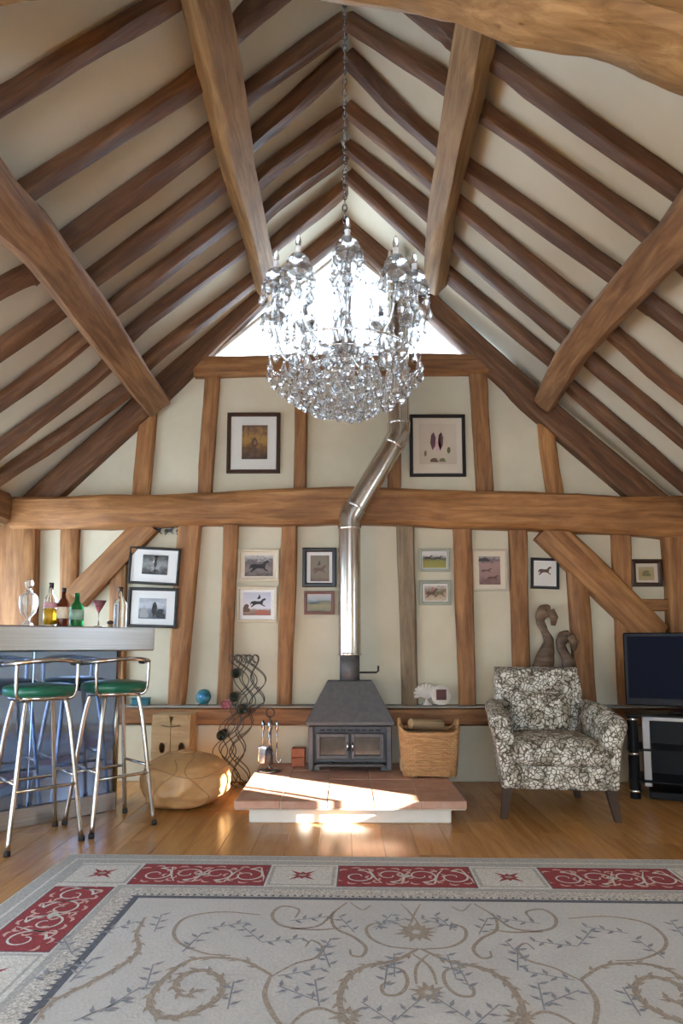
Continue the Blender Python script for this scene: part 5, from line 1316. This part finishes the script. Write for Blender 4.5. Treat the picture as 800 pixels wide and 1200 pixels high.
for i in range(NA):
    a = -PI / 2 + 2 * PI * i / NA + R(2); c_, s_ = math.cos(a), math.sin(a)
    ra = RA * (0.96 if i % 2 else 0.9); za = zarm + (0.0 if i % 2 == 0 else -0.05)
    pth = catmull([(c_ * .03, s_ * .03, zh), (c_ * ra * .3, s_ * ra * .3, zh - 0.05), (c_ * ra * .62, s_ * ra * .62, zh - 0.06), (c_ * ra * .9, s_ * ra * .9, zh + 0.01), (c_ * ra, s_ * ra, za)], 6)
    mb = MB(); mb.tube(pth, 0.0075, 8); arm = mb.build('arm', 'crystal', chd, True)
    T = Matrix.Translation((c_ * ra, s_ * ra, za))
    share('drip_dish', me_cup, arm, T); share('glass_ball', me_ball, arm, T); share('candle_tube', me_can, arm, T); share('bulb', me_bulb, arm, T)
    tops.append(Vector((c_ * ra, s_ * ra, za)))
    for k in range(8):
        b_ = 2 * PI * k / 8 + a; X_, Y_ = c_ * ra + 0.068 * math.cos(b_), s_ * ra + 0.068 * math.sin(b_)
        if k % 2: drop(me_mid, X_, Y_, za + 0.004)
        else:
            dl = (0.03, 0.06, 0.085, 0.045)[(k // 2 + i) % 4]
            bead_string((X_, Y_, za + 0.004), (X_, Y_, za - dl), 0.0, 5, 0.006).build('bead_string', 'crystal', chd); drop(me_mid, X_, Y_, za - dl - 0.008)
    drop(me_big, c_ * ra, s_ * ra, za - 0.03)
    # a pear drop under the bend of the arm
    q = pth[14]; drop(me_big, q.x, q.y, q.z - 0.01); q = pth[8]; drop(me_mid, q.x, q.y, q.z - 0.01)
# tall scrolled upper stems
for i in range(5):
    a = PI / 2 + 2 * PI * i / 5 + R(18); c_, s_ = math.cos(a), math.sin(a)
    mb = MB(); pth = catmull([(c_ * .02, s_ * .02, zbot + hc * .62), (c_ * .1, s_ * .1, zbot + hc * .72), (c_ * .16, s_ * .16, zbot + hc * .66), (c_ * .19, s_ * .19, zbot + hc * .74), (c_ * .165, s_ * .165, zbot + hc * .79)], 6)
    mb.tube(pth, 0.006, 7); mb.build('scroll_stem', 'crystal', chd, True); q = pth[-1]; drop(me_mid, q.x, q.y, q.z - 0.004); q = pth[12]; drop(me_sm, q.x, q.y, q.z)
tc_ = Vector((0, 0, zbot + hc * .93))
for i in range(NA):
    bead_string(tc_ + (tops[i] - tc_) * 0.05, tops[i] + Vector((0, 0, 0.02)), 0.07, 26).build('bead_garland', 'crystal', chd)
    bead_string(tops[i], tops[(i + 1) % NA], 0.06, 16).build('bead_garland', 'crystal', chd)
# hanging tiers below the arms
zl = lambda f: zbot + 0.10 + 0.19 * f ** 1.6
tiers = [(RA * .95, zl(.95), 24, me_mid), (RA * .8, zl(.8), 22, me_big), (RA * .65, zl(.65), 20, me_big), (RA * .5, zl(.5), 16, me_big), (RA * .35, zl(.35), 12, me_big), (RA * .2, zl(.2), 8, me_big), (RA * .08, zl(.08), 4, me_mid)]
for j, (r_, z_, n_, me) in enumerate(tiers):
    mb = MB(); mb.tube([(r_ * math.cos(2 * PI * i / 40), r_ * math.sin(2 * PI * i / 40), z_ + 0.004) for i in range(40)], 0.003, 6, closed=True); mb.build('tier_ring', 'chrome', chd, True)
    for i in range(n_):
        a = 2 * PI * (i + 0.5 * (j % 2)) / n_; drop(me, r_ * math.cos(a), r_ * math.sin(a), z_ - 0.004)
    if j + 1 < len(tiers):
        r2, z2 = tiers[j + 1][:2]
        for i in range(0, n_, 2):
            a = 2 * PI * i / n_
            if i % 4 == 0: bead_string((r_ * math.cos(a), r_ * math.sin(a), z_), (r2 * math.cos(a), r2 * math.sin(a), z2), 0.01, 6).build('bead_garland', 'crystal', chd)
for i in range(52):                      # loose pendants filling the basket
    a = rngc.uniform(0, 2 * PI); r_ = RA * math.sqrt(rngc.uniform(0.03, 0.6)); f = r_ / RA
    drop(rngc.choice((me_mid, me_big, me_sm)), r_ * math.cos(a), r_ * math.sin(a), zl(f) + rngc.uniform(0.05, 0.2))
mb = MB(); mb.sell((0, 0, zbot + 0.018), (0.034, 0.034, 0.036), 1, 1, 14, 10); mb.tube([(0, 0, zbot + 0.03), (0, 0, zbot + 0.12)], 0.004, 6); mb.build('finial', 'crystal', chd, True)
